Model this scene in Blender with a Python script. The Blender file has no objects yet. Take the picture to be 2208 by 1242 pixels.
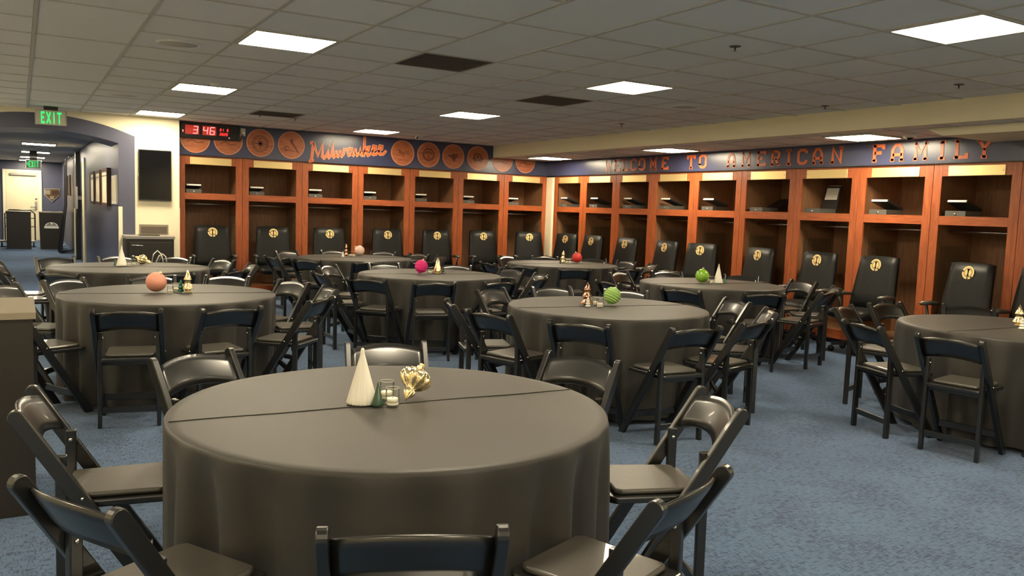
import bpy, bmesh, math, random
from mathutils import Vector, Matrix
from math import sin, cos, pi, radians as R, hypot, atan2
random.seed(7)
scene = bpy.context.scene
COL = scene.collection

# ------------------------------------------------------------------ camera
W, H, F = 2208.0, 1242.0, 1785.73
CAM = Vector((-8.3886, -12.9443, 1.455))
YAW, PITCH, ROLL = 0.537254, -0.0931023, 0.0344415
FWD = Vector((sin(YAW)*cos(PITCH), cos(YAW)*cos(PITCH), sin(PITCH)))
_r = Vector((cos(YAW), -sin(YAW), 0)); _u = _r.cross(FWD)
RGT = _r*cos(ROLL) + _u*sin(ROLL)
UPV = -_r*sin(ROLL) + _u*cos(ROLL)
cd = bpy.data.cameras.new('camera'); cam = bpy.data.objects.new('camera', cd); COL.objects.link(cam)
cd.sensor_width = 36.0; cd.sensor_fit = 'HORIZONTAL'; cd.lens = F/W*36.0; cd.clip_start = .05; cd.clip_end = 100
M = Matrix((RGT, UPV, -FWD)).transposed().to_4x4(); M.translation = CAM
cam.matrix_world = M
scene.camera = cam
# ------------------------------------------------------------------ light and exposure
world = bpy.data.worlds.new('world'); scene.world = world; world.use_nodes = True
world.node_tree.nodes['Background'].inputs[0].default_value = (0.02, 0.02, 0.02, 1)
world.node_tree.nodes['Background'].inputs[1].default_value = 0.2
scene.view_settings.view_transform = 'Standard'; scene.view_settings.look = 'None'
scene.view_settings.exposure = 0.12; scene.view_settings.gamma = 1.0
scene.view_settings.use_curve_mapping = False
LAMP_COLOR = (1.0, 0.85, 0.60); LAMP = 51.0

# pixel -> point on a known plane
def ray(x, y): return FWD + RGT*((x-W/2)/F) + UPV*((H/2-y)/F)
def PZ(x, y, z=0.0): d = ray(x, y); return CAM + d*((z-CAM.z)/d.z)
def PX(x, y, X=0.0): d = ray(x, y); return CAM + d*((X-CAM.x)/d.x)
def PY(x, y, Y=0.0): d = ray(x, y); return CAM + d*((Y-CAM.y)/d.y)
def topix(P): d = Vector(P)-CAM; z = d.dot(FWD); return W/2+F*d.dot(RGT)/z, H/2-F*d.dot(UPV)/z
def height_to(P, py):                       # height above P whose pixel row is py
    lo, hi = 0.0, 2.0
    for _ in range(40):
        m = (lo+hi)/2
        if topix((P[0], P[1], P[2]+m))[1] > py: lo = m
        else: hi = m
    return lo

# ------------------------------------------------------------------ materials
def nmat(name):
    m = bpy.data.materials.new(name); m.use_nodes = True
    return m, m.node_tree, m.node_tree.nodes['Principled BSDF']
def mat(name, col, rough=.5, metal=0.0, spec=.5, bump=None, var=None, coat=0.0, sheen=0.0):
    m, nt, b = nmat(name)
    b.inputs['Base Color'].default_value = (*col, 1); b.inputs['Roughness'].default_value = rough
    b.inputs['Metallic'].default_value = metal; b.inputs['Specular IOR Level'].default_value = spec
    b.inputs['Coat Weight'].default_value = coat
    if sheen: b.inputs['Sheen Weight'].default_value = sheen
    tc = nt.nodes.new('ShaderNodeTexCoord')
    if var:
        n = nt.nodes.new('ShaderNodeTexNoise'); n.inputs['Scale'].default_value = var[0]; n.inputs['Detail'].default_value = 3
        nt.links.new(tc.outputs['Object'], n.inputs['Vector'])
        mx = nt.nodes.new('ShaderNodeMix'); mx.data_type = 'RGBA'
        mx.inputs[6].default_value = (*[c*(1-var[1]) for c in col], 1); mx.inputs[7].default_value = (*[min(1, c*(1+var[1])) for c in col], 1)
        nt.links.new(n.outputs['Fac'], mx.inputs[0]); nt.links.new(mx.outputs[2], b.inputs['Base Color'])
    if bump:
        n = nt.nodes.new('ShaderNodeTexNoise'); n.inputs['Scale'].default_value = bump[0]; n.inputs['Detail'].default_value = 2
        nt.links.new(tc.outputs['Object'], n.inputs['Vector'])
        bp = nt.nodes.new('ShaderNodeBump'); bp.inputs['Strength'].default_value = bump[1]; bp.inputs['Distance'].default_value = bump[2] if len(bump) > 2 else .002
        nt.links.new(n.outputs['Fac'], bp.inputs['Height']); nt.links.new(bp.outputs['Normal'], b.inputs['Normal'])
    return m
def wood(name, c1, c2, scale=(14, 14, 1.2), rough=.38, coat=.15):
    m, nt, b = nmat(name)
    tc = nt.nodes.new('ShaderNodeTexCoord'); mp = nt.nodes.new('ShaderNodeMapping'); mp.inputs['Scale'].default_value = scale
    n = nt.nodes.new('ShaderNodeTexNoise'); n.inputs['Scale'].default_value = 3.0; n.inputs['Detail'].default_value = 6; n.inputs['Distortion'].default_value = 1.2
    oi = nt.nodes.new('ShaderNodeObjectInfo'); ad = nt.nodes.new('ShaderNodeVectorMath'); ad.operation = 'ADD'
    nt.links.new(tc.outputs['Object'], ad.inputs[0]); nt.links.new(oi.outputs['Random'], ad.inputs[1])
    nt.links.new(ad.outputs[0], mp.inputs['Vector']); nt.links.new(mp.outputs['Vector'], n.inputs['Vector'])
    cr = nt.nodes.new('ShaderNodeValToRGB'); cr.color_ramp.elements[0].color = (*c1, 1); cr.color_ramp.elements[1].color = (*c2, 1)
    cr.color_ramp.elements[0].position = .3; cr.color_ramp.elements[1].position = .72
    nt.links.new(n.outputs['Fac'], cr.inputs['Fac']); nt.links.new(cr.outputs['Color'], b.inputs['Base Color'])
    b.inputs['Roughness'].default_value = rough; b.inputs['Coat Weight'].default_value = coat; b.inputs['Coat Roughness'].default_value = .3
    return m
def emis(name, col, s, base=(.9, .9, .9)):
    m, nt, b = nmat(name)
    b.inputs['Base Color'].default_value = (*base, 1); b.inputs['Emission Color'].default_value = (*col, 1); b.inputs['Emission Strength'].default_value = s
    return m
def carpet_mat():
    m, nt, b = nmat('carpet')
    tc = nt.nodes.new('ShaderNodeTexCoord')
    def noise(scale, mapping, detail=3):
        mp = nt.nodes.new('ShaderNodeMapping'); mp.inputs['Scale'].default_value = mapping
        nt.links.new(tc.outputs['Object'], mp.inputs['Vector'])
        n = nt.nodes.new('ShaderNodeTexNoise'); n.inputs['Scale'].default_value = scale; n.inputs['Detail'].default_value = detail
        nt.links.new(mp.outputs['Vector'], n.inputs['Vector']); return n
    n1 = noise(22, (.8, 6, 1)); n2 = noise(22, (6, 1.2, 1)); n3 = noise(3.0, (1, 1, 1), 4); n4 = noise(380, (1, 1, 1), 1)
    mx = nt.nodes.new('ShaderNodeMath'); mx.operation = 'MAXIMUM'
    nt.links.new(n1.outputs['Fac'], mx.inputs[0]); nt.links.new(n2.outputs['Fac'], mx.inputs[1])
    ad = nt.nodes.new('ShaderNodeMath'); ad.operation = 'MULTIPLY_ADD'; ad.inputs[1].default_value = .22
    nt.links.new(n3.outputs['Fac'], ad.inputs[0]); nt.links.new(mx.outputs[0], ad.inputs[2])
    cr = nt.nodes.new('ShaderNodeValToRGB')
    e = cr.color_ramp.elements; e[0].position = .62; e[0].color = (.084, .145, .255, 1); e[1].position = .75; e[1].color = (.026, .049, .100, 1)
    nt.links.new(ad.outputs[0], cr.inputs['Fac']); nt.links.new(cr.outputs['Color'], b.inputs['Base Color'])
    bp = nt.nodes.new('ShaderNodeBump'); bp.inputs['Strength'].default_value = .5; bp.inputs['Distance'].default_value = .004
    nt.links.new(n4.outputs['Fac'], bp.inputs['Height']); nt.links.new(bp.outputs['Normal'], b.inputs['Normal'])
    b.inputs['Roughness'].default_value = .95; b.inputs['Specular IOR Level'].default_value = .15; b.inputs['Sheen Weight'].default_value = .15
    return m
MT = {
 'carpet': carpet_mat(),
 'cream': mat('cream_paint', (.86, .78, .56), .55, bump=(60, .08)),
 'navy': mat('navy_paint', (.075, .080, .128), .34, spec=.65, bump=(90, .1)),
 'navyvinyl': mat('navy_vinyl', (.036, .042, .098), .28, spec=.65),
 'tile': mat('ceiling_tile', (.84, .80, .74), .9, bump=(220, .5, .003), var=(160, .06)),
 'grid': mat('ceiling_grid_paint', (.58, .53, .45), .6),
 'hallceil': mat('hall_ceiling_tile', (.72, .67, .58), .9, bump=(200, .4)),
 'cherry': wood('cherry_wood', (.26, .056, .015), (.45, .118, .034)),
 'cherryh': wood('cherry_wood_cross', (.26, .056, .015), (.45, .118, .034), scale=(1.2, 1.2, 14)),
 'inner': wood('locker_inner_veneer', (.22, .105, .05), (.33, .17, .085), rough=.55, coat=0),
 'brass': mat('brass', (.95, .74, .36), .5, metal=.85),
 'steel': mat('steel', (.55, .53, .5), .3, metal=1.0),
 'black': mat('black_plastic', (.012, .012, .013), .28, spec=.5, coat=.2),
 'resin': mat('black_resin', (.008, .008, .0075), .30, spec=.85, coat=.12),
 'vinyl': mat('black_vinyl', (.052, .046, .036), .42, spec=1.0, coat=.4, bump=(18, .25, .004)),
 'leather': mat('black_leather', (.008, .009, .009), .45, spec=.28, bump=(14, .5, .006)),
 'cloth': mat('black_tablecloth', (.031, .0285, .0245), .52, spec=.46, bump=(900, .25, .001), sheen=.06),
 'laminate': mat('black_laminate', (.016, .013, .010), .45, bump=(400, .2)),
 'taupe': mat('taupe_laminate', (.24, .205, .15), .5),
 'white': mat('white_ceramic', (.82, .79, .70), .35),
 'green': mat('green_ceramic', (.012, .06, .030), .25, coat=.4),
 'gold': mat('gold_glass', (.98, .82, .48), .2, metal=1.0, bump=(70, .55, .004)),
 'copper': mat('copper_glass', (.72, .36, .22), .16, metal=1.0),
 'mercury': mat('dark_mercury_glass', (.08, .09, .08), .12, metal=.9),
 'greenglass': mat('green_mercury_glass', (.02, .12, .07), .12, metal=.7),
 'teal': mat('teal_glass', (.08, .2, .17), .15, metal=.3),
 'pink': mat('pink_glitter', (.74, .33, .24), .45, metal=.35, bump=(260, 1.0, .004), var=(200, .35)),
 'ivory': mat('ivory_pearl', (.82, .56, .46), .18, coat=.6),
 'magenta': mat('magenta_flock', (.75, .02, .22), .5, bump=(150, .4)),
 'red': mat('red_glitter', (.62, .035, .03), .4, bump=(220, .9, .004), var=(180, .3)),
 'greenball': mat('lime_gloss', (.20, .42, .03), .16, coat=.7),
 'lime': mat('lime_satin', (.30, .52, .13), .4),
 'wax': mat('wax', (.85, .80, .68), .6),
 'chrome': mat('chrome', (.8, .78, .74), .12, metal=1.0),
 'redlcd': emis('clock_window', (1.0, .05, .03), .28, (.3, .03, .02)),
 'screen': mat('screen_glass', (.004, .004, .005), .06, spec=.3),
 'print': wood('printed_wood', (.30, .085, .035), (.50, .17, .075), scale=(1.5, 9, 9), rough=.36, coat=.1),
 'printrim': mat('printed_rim', (.60, .27, .16), .36),
 'printdark': mat('printed_engraving', (.14, .042, .022), .4),
 'orange': mat('orange_print', (.62, .14, .045), .36),
 'peach': mat('peach_print', (.80, .36, .18), .36),
 'boxgrey': mat('box_grey', (.10, .10, .09), .45),
 'boxdark': mat('box_dark', (.03, .03, .028), .35),
 'paper': mat('paper', (.8, .78, .72), .7),
 'picture': mat('picture_mat', (.70, .62, .42), .35, coat=.5),
 'darkwood': mat('dark_frame_wood', (.05, .018, .012), .4),
 'plaque': mat('bronze_plaque', (.12, .07, .03), .4, metal=.6),
 'door': mat('cream_door', (.80, .70, .46), .5),
 'ventdark': mat('vent_dark', (.11, .088, .07), .7),
 'grey': mat('grey_plastic', (.32, .30, .27), .5),
 'wire': mat('brown_wire', (.20, .135, .075), .5, metal=.3),
 'rimglint': mat('glass_rim_highlight', (.62, .60, .52), .12, spec=.8),  # opaque pale colour painted as the highlight on the votive rims
 'redcloth': mat('red_fabric', (.12, .02, .015), .8),
 'panel': emis('lamp_panel', LAMP_COLOR, LAMP),
 'hallpanel': emis('hall_lamp_panel', (1.0, .88, .66), 52.0),
 'exitgreen': emis('exit_letters', (.03, 1.0, .20), 1.1, (.02, .3, .06)),
 'redled': emis('red_led', (1.0, .03, .03), 2.2, (.4, .01, .01)),
 'redled2': emis('pale_red_led', (1.0, .25, .25), 2.0, (.4, .01, .01)),
}
m, nt, b = nmat('clear_glass')                        # thin walled glass: clear with a fresnel reflection
gl = nt.nodes.new('ShaderNodeBsdfGlossy'); gl.inputs['Roughness'].default_value = .04; tr = nt.nodes.new('ShaderNodeBsdfTransparent'); tr.inputs['Color'].default_value = (.95, .96, .94, 1)
fr_ = nt.nodes.new('ShaderNodeLayerWeight'); fr_.inputs['Blend'].default_value = .14; mxs = nt.nodes.new('ShaderNodeMixShader')
mlt = nt.nodes.new('ShaderNodeMath'); mlt.operation = 'MULTIPLY'; mlt.inputs[1].default_value = .85; nt.links.new(fr_.outputs[0], mlt.inputs[0]); nt.links.new(mlt.outputs[0], mxs.inputs[0]); nt.links.new(tr.outputs[0], mxs.inputs[1]); nt.links.new(gl.outputs[0], mxs.inputs[2]); nt.links.new(mxs.outputs[0], nt.nodes['Material Output'].inputs['Surface']); MT['glass'] = m
m, nt, b = nmat('acrylic_panel'); b.inputs['Base Color'].default_value = (.62, .58, .48, 1); b.inputs['Roughness'].default_value = .25; MT['acrylic'] = m

# ------------------------------------------------------------------ mesh helpers
class MB:
    def __init__(s): s.v = []; s.f = []; s.mi = []; s.sm = []
    def add(s, vs, fs, mi=0, smooth=False):
        o = len(s.v); s.v += [tuple(v) for v in vs]
        for f in fs: s.f.append(tuple(i+o for i in f)); s.mi.append(mi); s.sm.append(smooth)
        return s
    def box(s, x0, x1, y0, y1, z0, z1, mi=0):
        vs = [(x, y, z) for z in (z0, z1) for y in (y0, y1) for x in (x0, x1)]
        return s.add(vs, [(0,2,3,1),(4,5,7,6),(0,1,5,4),(2,6,7,3),(0,4,6,2),(1,3,7,5)], mi)
    def cbox(s, c, sx, sy, sz, mi=0): return s.box(c[0]-sx/2, c[0]+sx/2, c[1]-sy/2, c[1]+sy/2, c[2]-sz/2, c[2]+sz/2, mi)
    def prism(s, pts, axis, a0, a1, mi=0):            # closed 2d outline extruded along an axis
        n = len(pts)
        def p(q, a): return {'x': (a, q[0], q[1]), 'y': (q[0], a, q[1]), 'z': (q[0], q[1], a)}[axis]
        vs = [p(q, a0) for q in pts]+[p(q, a1) for q in pts]
        fs = [tuple(range(n))[::-1], tuple(range(n, 2*n))]+[(i, (i+1) % n, n+(i+1) % n, n+i) for i in range(n)]
        return s.add(vs, fs, mi)
    def bar(s, a, b, wid, dep, side=(0, 1, 0), mi=0):  # rectangular bar from a to b, wid along side
        a, b, sd = Vector(a), Vector(b), Vector(side).normalized(); d = (b-a).normalized(); t = d.cross(sd).normalized()
        vs = [q+sd*i*wid/2+t*j*dep/2 for q in (a, b) for i, j in ((-1,-1),(1,-1),(1,1),(-1,1))]
        return s.add(vs, [(0,1,2,3),(7,6,5,4),(0,4,5,1),(1,5,6,2),(2,6,7,3),(3,7,4,0)], mi)
    def tube(s, pts, r, n=8, mi=0, cap=True):
        pts = [Vector(p) for p in pts]; rs = r if isinstance(r, (list, tuple)) else [r]*len(pts); vs = []; up = Vector((0, 0, 1))
        for i, p in enumerate(pts):
            d = (pts[min(i+1, len(pts)-1)]-pts[max(i-1, 0)]).normalized()
            a = d.cross(up if abs(d.z) < .95 else Vector((1, 0, 0))).normalized(); c = d.cross(a)
            vs += [p+(a*cos(2*pi*k/n)+c*sin(2*pi*k/n))*rs[i] for k in range(n)]
        fs = [(i*n+k, i*n+(k+1) % n, (i+1)*n+(k+1) % n, (i+1)*n+k) for i in range(len(pts)-1) for k in range(n)]
        if cap: fs += [tuple(range(n))[::-1], tuple((len(pts)-1)*n+k for k in range(n))]
        return s.add(vs, fs, mi, True)
    def lathe(s, prof, n=20, c=(0, 0, 0), mi=0, mod=None, smooth=True, top=True):   # prof: (radius, z) bottom to top
        vs = []; fs = []
        for i, (r, z) in enumerate(prof):
            for k in range(n):
                a = 2*pi*k/n; q = r*(mod(a, i/(len(prof)-1)) if mod else 1)
                vs.append((c[0]+q*cos(a), c[1]+q*sin(a), c[2]+z))
        for i in range(len(prof)-1):
            for k in range(n): fs.append((i*n+k, i*n+(k+1) % n, (i+1)*n+(k+1) % n, (i+1)*n+k))
        fs.append(tuple(range(n))[::-1])
        if top: fs.append(tuple((len(prof)-1)*n+k for k in range(n)))
        return s.add(vs, fs, mi, smooth)
    def xf(s, mtx): s.v = [tuple(mtx @ Vector(v)) for v in s.v]; return s
    def mesh(s, name, mats):
        me = bpy.data.meshes.new(name); me.from_pydata(s.v, [], s.f); me.update()
        for m in (mats if isinstance(mats, (list, tuple)) else [mats]): me.materials.append(MT[m])
        me.polygons.foreach_set('material_index', s.mi); me.polygons.foreach_set('use_smooth', s.sm); me.update()
        return me
    def build(s, name, mats, parent=None, bevel=0, seg=2):
        me = s.mesh(name, mats)
        if bevel:
            bm = bmesh.new(); bm.from_mesh(me); bmesh.ops.remove_doubles(bm, verts=bm.verts, dist=1e-5)
            ed = [e for e in bm.edges if len(e.link_faces) == 2 and e.calc_face_angle(0) > .5]
            bmesh.ops.bevel(bm, geom=ed, offset=bevel, segments=seg, profile=.5, affect='EDGES')
            for f in bm.faces: f.smooth = False
            bm.to_mesh(me); bm.free()
        return link(name, me, parent)
def link(name, me, parent=None):
    o = bpy.data.objects.new(name, me); COL.objects.link(o)
    if parent: o.parent = parent
    return o
def tag(o, label, cat, group=None):
    o['label'] = label; o['category'] = cat
    if group: o['group'] = group
    return o
def thing(name, label, cat, loc=(0, 0, 0), rz=0, group=None):
    o = bpy.data.objects.new(name, None); o.empty_display_size = .1; COL.objects.link(o)
    o.location = loc; o.rotation_euler = (0, 0, rz); return tag(o, label, cat, group)
def struct(name, mb, mats, parent=None):
    o = mb.build(name, mats, parent); o['kind'] = 'structure'; return o
def copy_tree(o, parent=None):
    c = o.copy(); COL.objects.link(c); c.parent = parent
    for ch in list(o.children): copy_tree(ch, c)
    return c
def B(*a): return MB().box(*a)

# stroke lettering: ribbons along polylines in the (u, v) plane, mapped by fn(u, v, depth)
def ribbon(mb, pts, wid, fn, d0, d1, mi=0, ends=True):
    pts = [Vector(p) for p in pts]; L = []; Rr = []
    for i, p in enumerate(pts):
        a = (pts[i]-pts[i-1]).normalized() if i else None; b_ = (pts[i+1]-pts[i]).normalized() if i < len(pts)-1 else None
        d = (a+b_).normalized() if a and b_ and (a+b_).length > 1e-4 else (b_ or a)
        n = Vector((-d.y, d.x)); k = 1.0
        if a and b_: k = min(1.6, 1/max(.5, n.dot(Vector((-a.y, a.x)))))
        L.append(p+n*wid/2*k); Rr.append(p-n*wid/2*k)
    n = len(pts); vs = [fn(q.x, q.y, d1) for q in L]+[fn(q.x, q.y, d1) for q in Rr]+[fn(q.x, q.y, d0) for q in L]+[fn(q.x, q.y, d0) for q in Rr]
    fs = []
    for i in range(n-1):
        fs += [(i, i+1, n+i+1, n+i), (2*n+i, 3*n+i, 3*n+i+1, 2*n+i+1), (i, 2*n+i, 2*n+i+1, i+1), (n+i, n+i+1, 3*n+i+1, 3*n+i)]
    fs += [(0, n, 3*n, 2*n), (n-1, 3*n-1, 4*n-1, 2*n-1)]
    mb.add(vs, fs, mi)
def arc(cx, cy, rx, ry, a0, a1, n=10): return [(cx+rx*cos(R(a0+(a1-a0)*i/n)), cy+ry*sin(R(a0+(a1-a0)*i/n))) for i in range(n+1)]
SER = .16
GL = {  # unit letters, u 0..1, v 0..1.4
 'W': [[(0,1.4),(.25,0),(.5,1),(.75,0),(1,1.4)]], 'E': [[(.15,0),(.15,1.4)],[(0,1.3),(.9,1.3),(.9,1.05)],[(.15,.72),(.62,.72)],[(0,.1),(.9,.1),(.9,.35)]],
 'L': [[(.2,0),(.2,1.4)],[(0,1.33),(.4,1.33)],[(0,.1),(.9,.1),(.9,.4)]], 'C': [[(.9,1.0),(.9,1.15),(.7,1.3),(.3,1.3),(.1,1.1),(.1,.3),(.3,.1),(.7,.1),(.9,.25),(.9,.4)]],
 'O': [[(.1,.3),(.1,1.1),(.3,1.3),(.7,1.3),(.9,1.1),(.9,.3),(.7,.1),(.3,.1),(.1,.3),(.1,.5)]],
 'M': [[(.12,0),(.12,1.35),(.5,.55),(.88,1.35),(.88,0)],[(-.05,.07),(.3,.07)],[(.7,.07),(1.05,.07)],[(-.05,1.33),(.2,1.33)],[(.8,1.33),(1.05,1.33)]],
 'T': [[(.5,0),(.5,1.3)],[(.02,1.0),(.02,1.3),(.98,1.3),(.98,1.0)],[(.28,.07),(.72,.07)]],
 'A': [[(.12,0),(.12,.9),(.35,1.3),(.65,1.3),(.88,.9),(.88,0)],[(.12,.5),(.88,.5)],[(-.05,.07),(.3,.07)],[(.7,.07),(1.05,.07)]],
 'R': [[(.18,0),(.18,1.35)],[(0,1.3),(.7,1.3),(.9,1.1),(.9,.85),(.7,.65),(.18,.65)],[(.5,.65),(.88,.07)],[(0,.07),(.36,.07)],[(.72,.07),(1.05,.07)]],
 'I': [[(.5,0),(.5,1.4)],[(.25,.07),(.75,.07)],[(.25,1.33),(.75,1.33)]],
 'N': [[(.12,0),(.12,1.33),(.88,.07),(.88,1.35)],[(-.06,.07),(.3,.07)],[(.7,1.33),(1.06,1.33)]],
 'F': [[(.18,0),(.18,1.4)],[(0,1.3),(.92,1.3),(.92,1.0)],[(.18,.7),(.65,.7),(.65,.85)],[(0,.07),(.4,.07)]],
 'Y': [[(.08,1.35),(.5,.7),(.92,1.35)],[(.5,.7),(.5,0)],[(.28,.07),(.72,.07)],[(-.08,1.33),(.25,1.33)],[(.75,1.33),(1.08,1.33)]],
 'X': [[(.05,0),(.95,1.4)],[(.95,0),(.05,1.4)]],
}
GL_EXIT = {'E': [[(.85,.1),(.12,.1),(.12,1.3),(.85,1.3)],[(.12,.7),(.7,.7)]], 'X': GL['X'], 'I': [[(.5,0),(.5,1.4)]], 'T': [[(.5,0),(.5,1.4)],[(0,1.3),(1,1.3)]]}

# ================================================================== THE SETTING
ZH, ZC, ZS, BX = 2.104, 2.58, 2.375, -1.157     # header bottom, ceiling, soffit, bulkhead plane
LW, INS = .9144, .0965                          # locker width, stile width
YB0 = -.25                                      # face of the cream wall with the arch
XL, YF = -10.9, -17.2                           # unseen left and front walls
HX0, HX1, HY1, HZ = -9.093, -7.207, 17.5, 2.49  # hallway
struct('floor', B(XL-.1, .9, YF-.1, 19.0, -.06, 0), 'carpet')
# ceiling: dark deck above, grid bars, tiles
PT = .6096; OX, OY = .2525, .0095
ceil = struct('ceiling', B(XL-.1, BX-.08, YF-.1, 0.02, ZC+.03, ZC+.09), 'grid')
gb = MB()
for i in range(-19, -1):
    x = OX+i*PT
    if XL < x < BX: gb.box(x-.012, x+.012, YF, -.02, ZC-.004, ZC+.028)
LONG = {(-14, j) for j in range(-28, -2, 2)}|{(-10, -14), (-10, -16), (-10, -18)}       # cells whose tile runs over two rows
for j in range(-29, 0):
    y = OY+j*PT
    if YF < y < -.02:
        for i in range(-19, -2):
            if (i, j-1) in LONG: continue
            xa, xb = max(XL, OX+i*PT), min(BX, OX+(i+1)*PT)
            if xb > xa: gb.box(xa, xb, y-.012, y+.012, ZC-.0035, ZC+.0275)
gb.build('ceiling_grid', 'grid', ceil)
tile_me = B(-PT/2+.014, PT/2-.014, -PT/2+.014, PT/2-.014, 0, .022).mesh('ceiling_tile', 'tile')
LIGHTS = [(i, j) for i in (-17, -12, -7) for j in (-27, -22, -17, -12, -7, -2)]
VENTS = [(-10, -12), (-7, -10), (-10, -4)]
far_tiles = MB()
for i in range(-19, -2):
    for j in range(-29, 0):
        if (i, j) in LIGHTS or (i, j) in VENTS or (i, j-1) in LONG: continue
        two = (i, j) in LONG; x, y = OX+(i+.5)*PT, OY+(j+(1 if two else .5))*PT
        x0, x1 = max(x-PT/2+.013, XL), min(x+PT/2-.013, BX-.03); hy = PT if two else PT/2; y0, y1 = max(y-hy+.013, YF), min(y+hy-.013, -.02)
        if x1-x0 < .05 or y1-y0 < .05: continue
        vis = False
        for dx in (-.3, 0, .3):
            for dy in (-.3, 0, .3):
                P = Vector((x+dx, y+dy, ZC)); d = P-CAM
                if d.dot(FWD) > .1:
                    px, py = topix(P)
                    if -5 < px < W+5 and -5 < py < H: vis = True
        if not vis: far_tiles.box(x0, x1, y0, y1, ZC+.002, ZC+.024); continue
        if x1-x0 > .57 and .57 < y1-y0 < .7: o = link('ceiling_tile', tile_me, ceil); o.location = (x, y, ZC+.001)
        else: B(x0, x1, y0, y1, ZC+.001, ZC+.023).build('ceiling_tile', 'tile', ceil)
far_tiles.build('unseen_ceiling_tiles', 'tile', ceil)['kind'] = 'stuff'
# soffit along the right lockers with its cream bulkhead, a lower box at its near end
so = struct('wall_bulkhead', MB().box(BX-.02, BX+.06, YF, -.001, ZS, ZC+.05), 'cream')
sof = struct('ceiling_soffit', MB().box(BX+.061, .85, YF, -.001, ZS, ZS+.06), 'tile')
sg = MB()
for k in range(0, 28): sg.box(BX+.06, -.003, -.39-k*PT-.008, -.39-k*PT+.008, ZS-.004, ZS)
sg.box(-.93, -.914, YF, -.01, ZS-.004, ZS); sg.box(-.304, -.288, YF, -.01, ZS-.004, ZS)
sg.build('soffit_grid', 'grid', sof)
struct('ceiling_drop', MB().prism([(-8.0, ZS-.002), (-8.17, 2.30), (-10.6, 2.30), (-10.6, ZS-.002)], 'x', -.86, -.012), 'cream')
# walls
struct('wall_back', B(-6.43, .9, .80, .95, 0, ZC+.09), 'cream')
struct('wall_right', B(.80, .95, YF-.1, .80, 0, ZC+.09), 'cream')
struct('wall_left', B(XL-.1, XL, YF-.1, 0, 0, ZC+.09), 'cream')
struct('wall_front', B(XL, .9, YF-.1, YF, 0, ZC+.09), 'cream')
# arch wall: cream face, navy painted band round the opening, one metre deep reveal
AX = -8.15
def outer(x): return 2.524-(3.077-math.sqrt(max(0, 3.077**2-(x-AX)**2)))
def inner(x): return 2.321-(3.5-math.sqrt(max(0, 3.5**2-(x-AX)**2)))
aw = MB(); YB1 = .75; xo0, xo1 = -9.30, -7.0
def quad(a, b_, c, d, mi): aw.add([a, b_, c, d], [(0, 1, 2, 3)], mi)
N = 28; xs = [HX0+(HX1-HX0)*i/N for i in range(N+1)]
xo = [xo0]+xs+[xo1]
for i in range(len(xo)-1):
    a, b_ = xo[i], xo[i+1]; y = YB0
    za0, zb0 = (inner(a), inner(b_)) if 0 < i < len(xo)-2 else (0, 0)
    quad((a, y, za0), (b_, y, zb0), (b_, y, outer(b_)), (a, y, outer(a)), 1)
    quad((a, y, outer(a)), (b_, y, outer(b_)), (b_, y, ZC+.09), (a, y, ZC+.09), 0)
    if 0 < i < len(xo)-2:
        quad((a, y, za0), (a, YB1, za0), (b_, YB1, zb0), (b_, y, zb0), 1)
        quad((a, YB1, za0), (a, YB1, ZC+.09), (b_, YB1, ZC+.09), (b_, YB1, zb0), 1)
for a, b_ in ((XL, xo0), (xo1, -6.418)): quad((a, YB0, 0), (b_, YB0, 0), (b_, YB0, ZC+.09), (a, YB0, ZC+.09), 0)
quad((HX1, YB0, 0), (HX1, YB1, 0), (HX1, YB1, inner(HX1)), (HX1, YB0, inner(HX1)), 1)
quad((HX0, YB1, 0), (HX0, YB0, 0), (HX0, YB0, inner(HX0)), (HX0, YB1, inner(HX0)), 1)
quad((-6.418, YB0, 0), (-6.418, .8, 0), (-6.418, .8, ZC+.09), (-6.418, YB0, ZC+.09), 0)
quad((HX1, YB1, 0), (-6.418, YB1, 0), (-6.418, YB1, ZC+.09), (HX1, YB1, ZC+.09), 1)
quad((HX0, YB1, 0), (XL, YB1, 0), (XL, YB1, ZC+.09), (HX0, YB1, ZC+.09), 1)
struct('wall_arch', aw, ['cream', 'navy'])
struct('trim_1', B(HX1-.004, HX1+.045, YB0-.004, YB0+.045, .1, 1.325), 'cream')
struct('trim_2', B(-6.462, -6.414, YB0-.004, YB0+.03, .1, 1.325), 'cream')
# hallway beyond the arch
hw = MB()
hw.box(HX1, HX1+.1, YB1, 6.55, 0, HZ+.05); hw.box(HX1, HX1+.1, 7.0, HY1, 0, HZ+.05); hw.box(HX1, HX1+.1, 6.55, 7.0, 2.16, HZ+.05)
struct('wall_hall_right', hw, 'navy')
struct('wall_hall_left', B(HX0-.1, HX0, YB1, HY1, 0, HZ+.05), 'navy')
struct('wall_hall_end', B(HX0-.1, HX1+.1, HY1, HY1+.1, 0, HZ+.05), 'navy')
struct('ceiling_hall', B(HX0-.1, HX1+.1, YB1, HY1+.1, HZ, HZ+.06), 'hallceil')
d1 = PY(5, 364, HY1-.05); d2 = PY(89, 364, HY1-.05); DZ = PY(47, 366, HY1-.05).z
dr = MB().box(d1.x+.09, d2.x-.09, HY1-.05, HY1-.001, .005, DZ-.09)
door = struct('door_1', dr, 'door')
MB().box(d1.x, d1.x+.085, HY1-.07, HY1-.001, 0, DZ).box(d2.x-.085, d2.x, HY1-.07, HY1-.001, 0, DZ).box(d1.x+.085, d2.x-.085, HY1-.07, HY1-.001, DZ-.085, DZ).build('door_frame', 'cream', door)
B(d1.x+.2, d2.x-.15, HY1-.12, HY1-.05, DZ-.17, DZ-.11).build('door_closer', 'grey', door)
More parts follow.
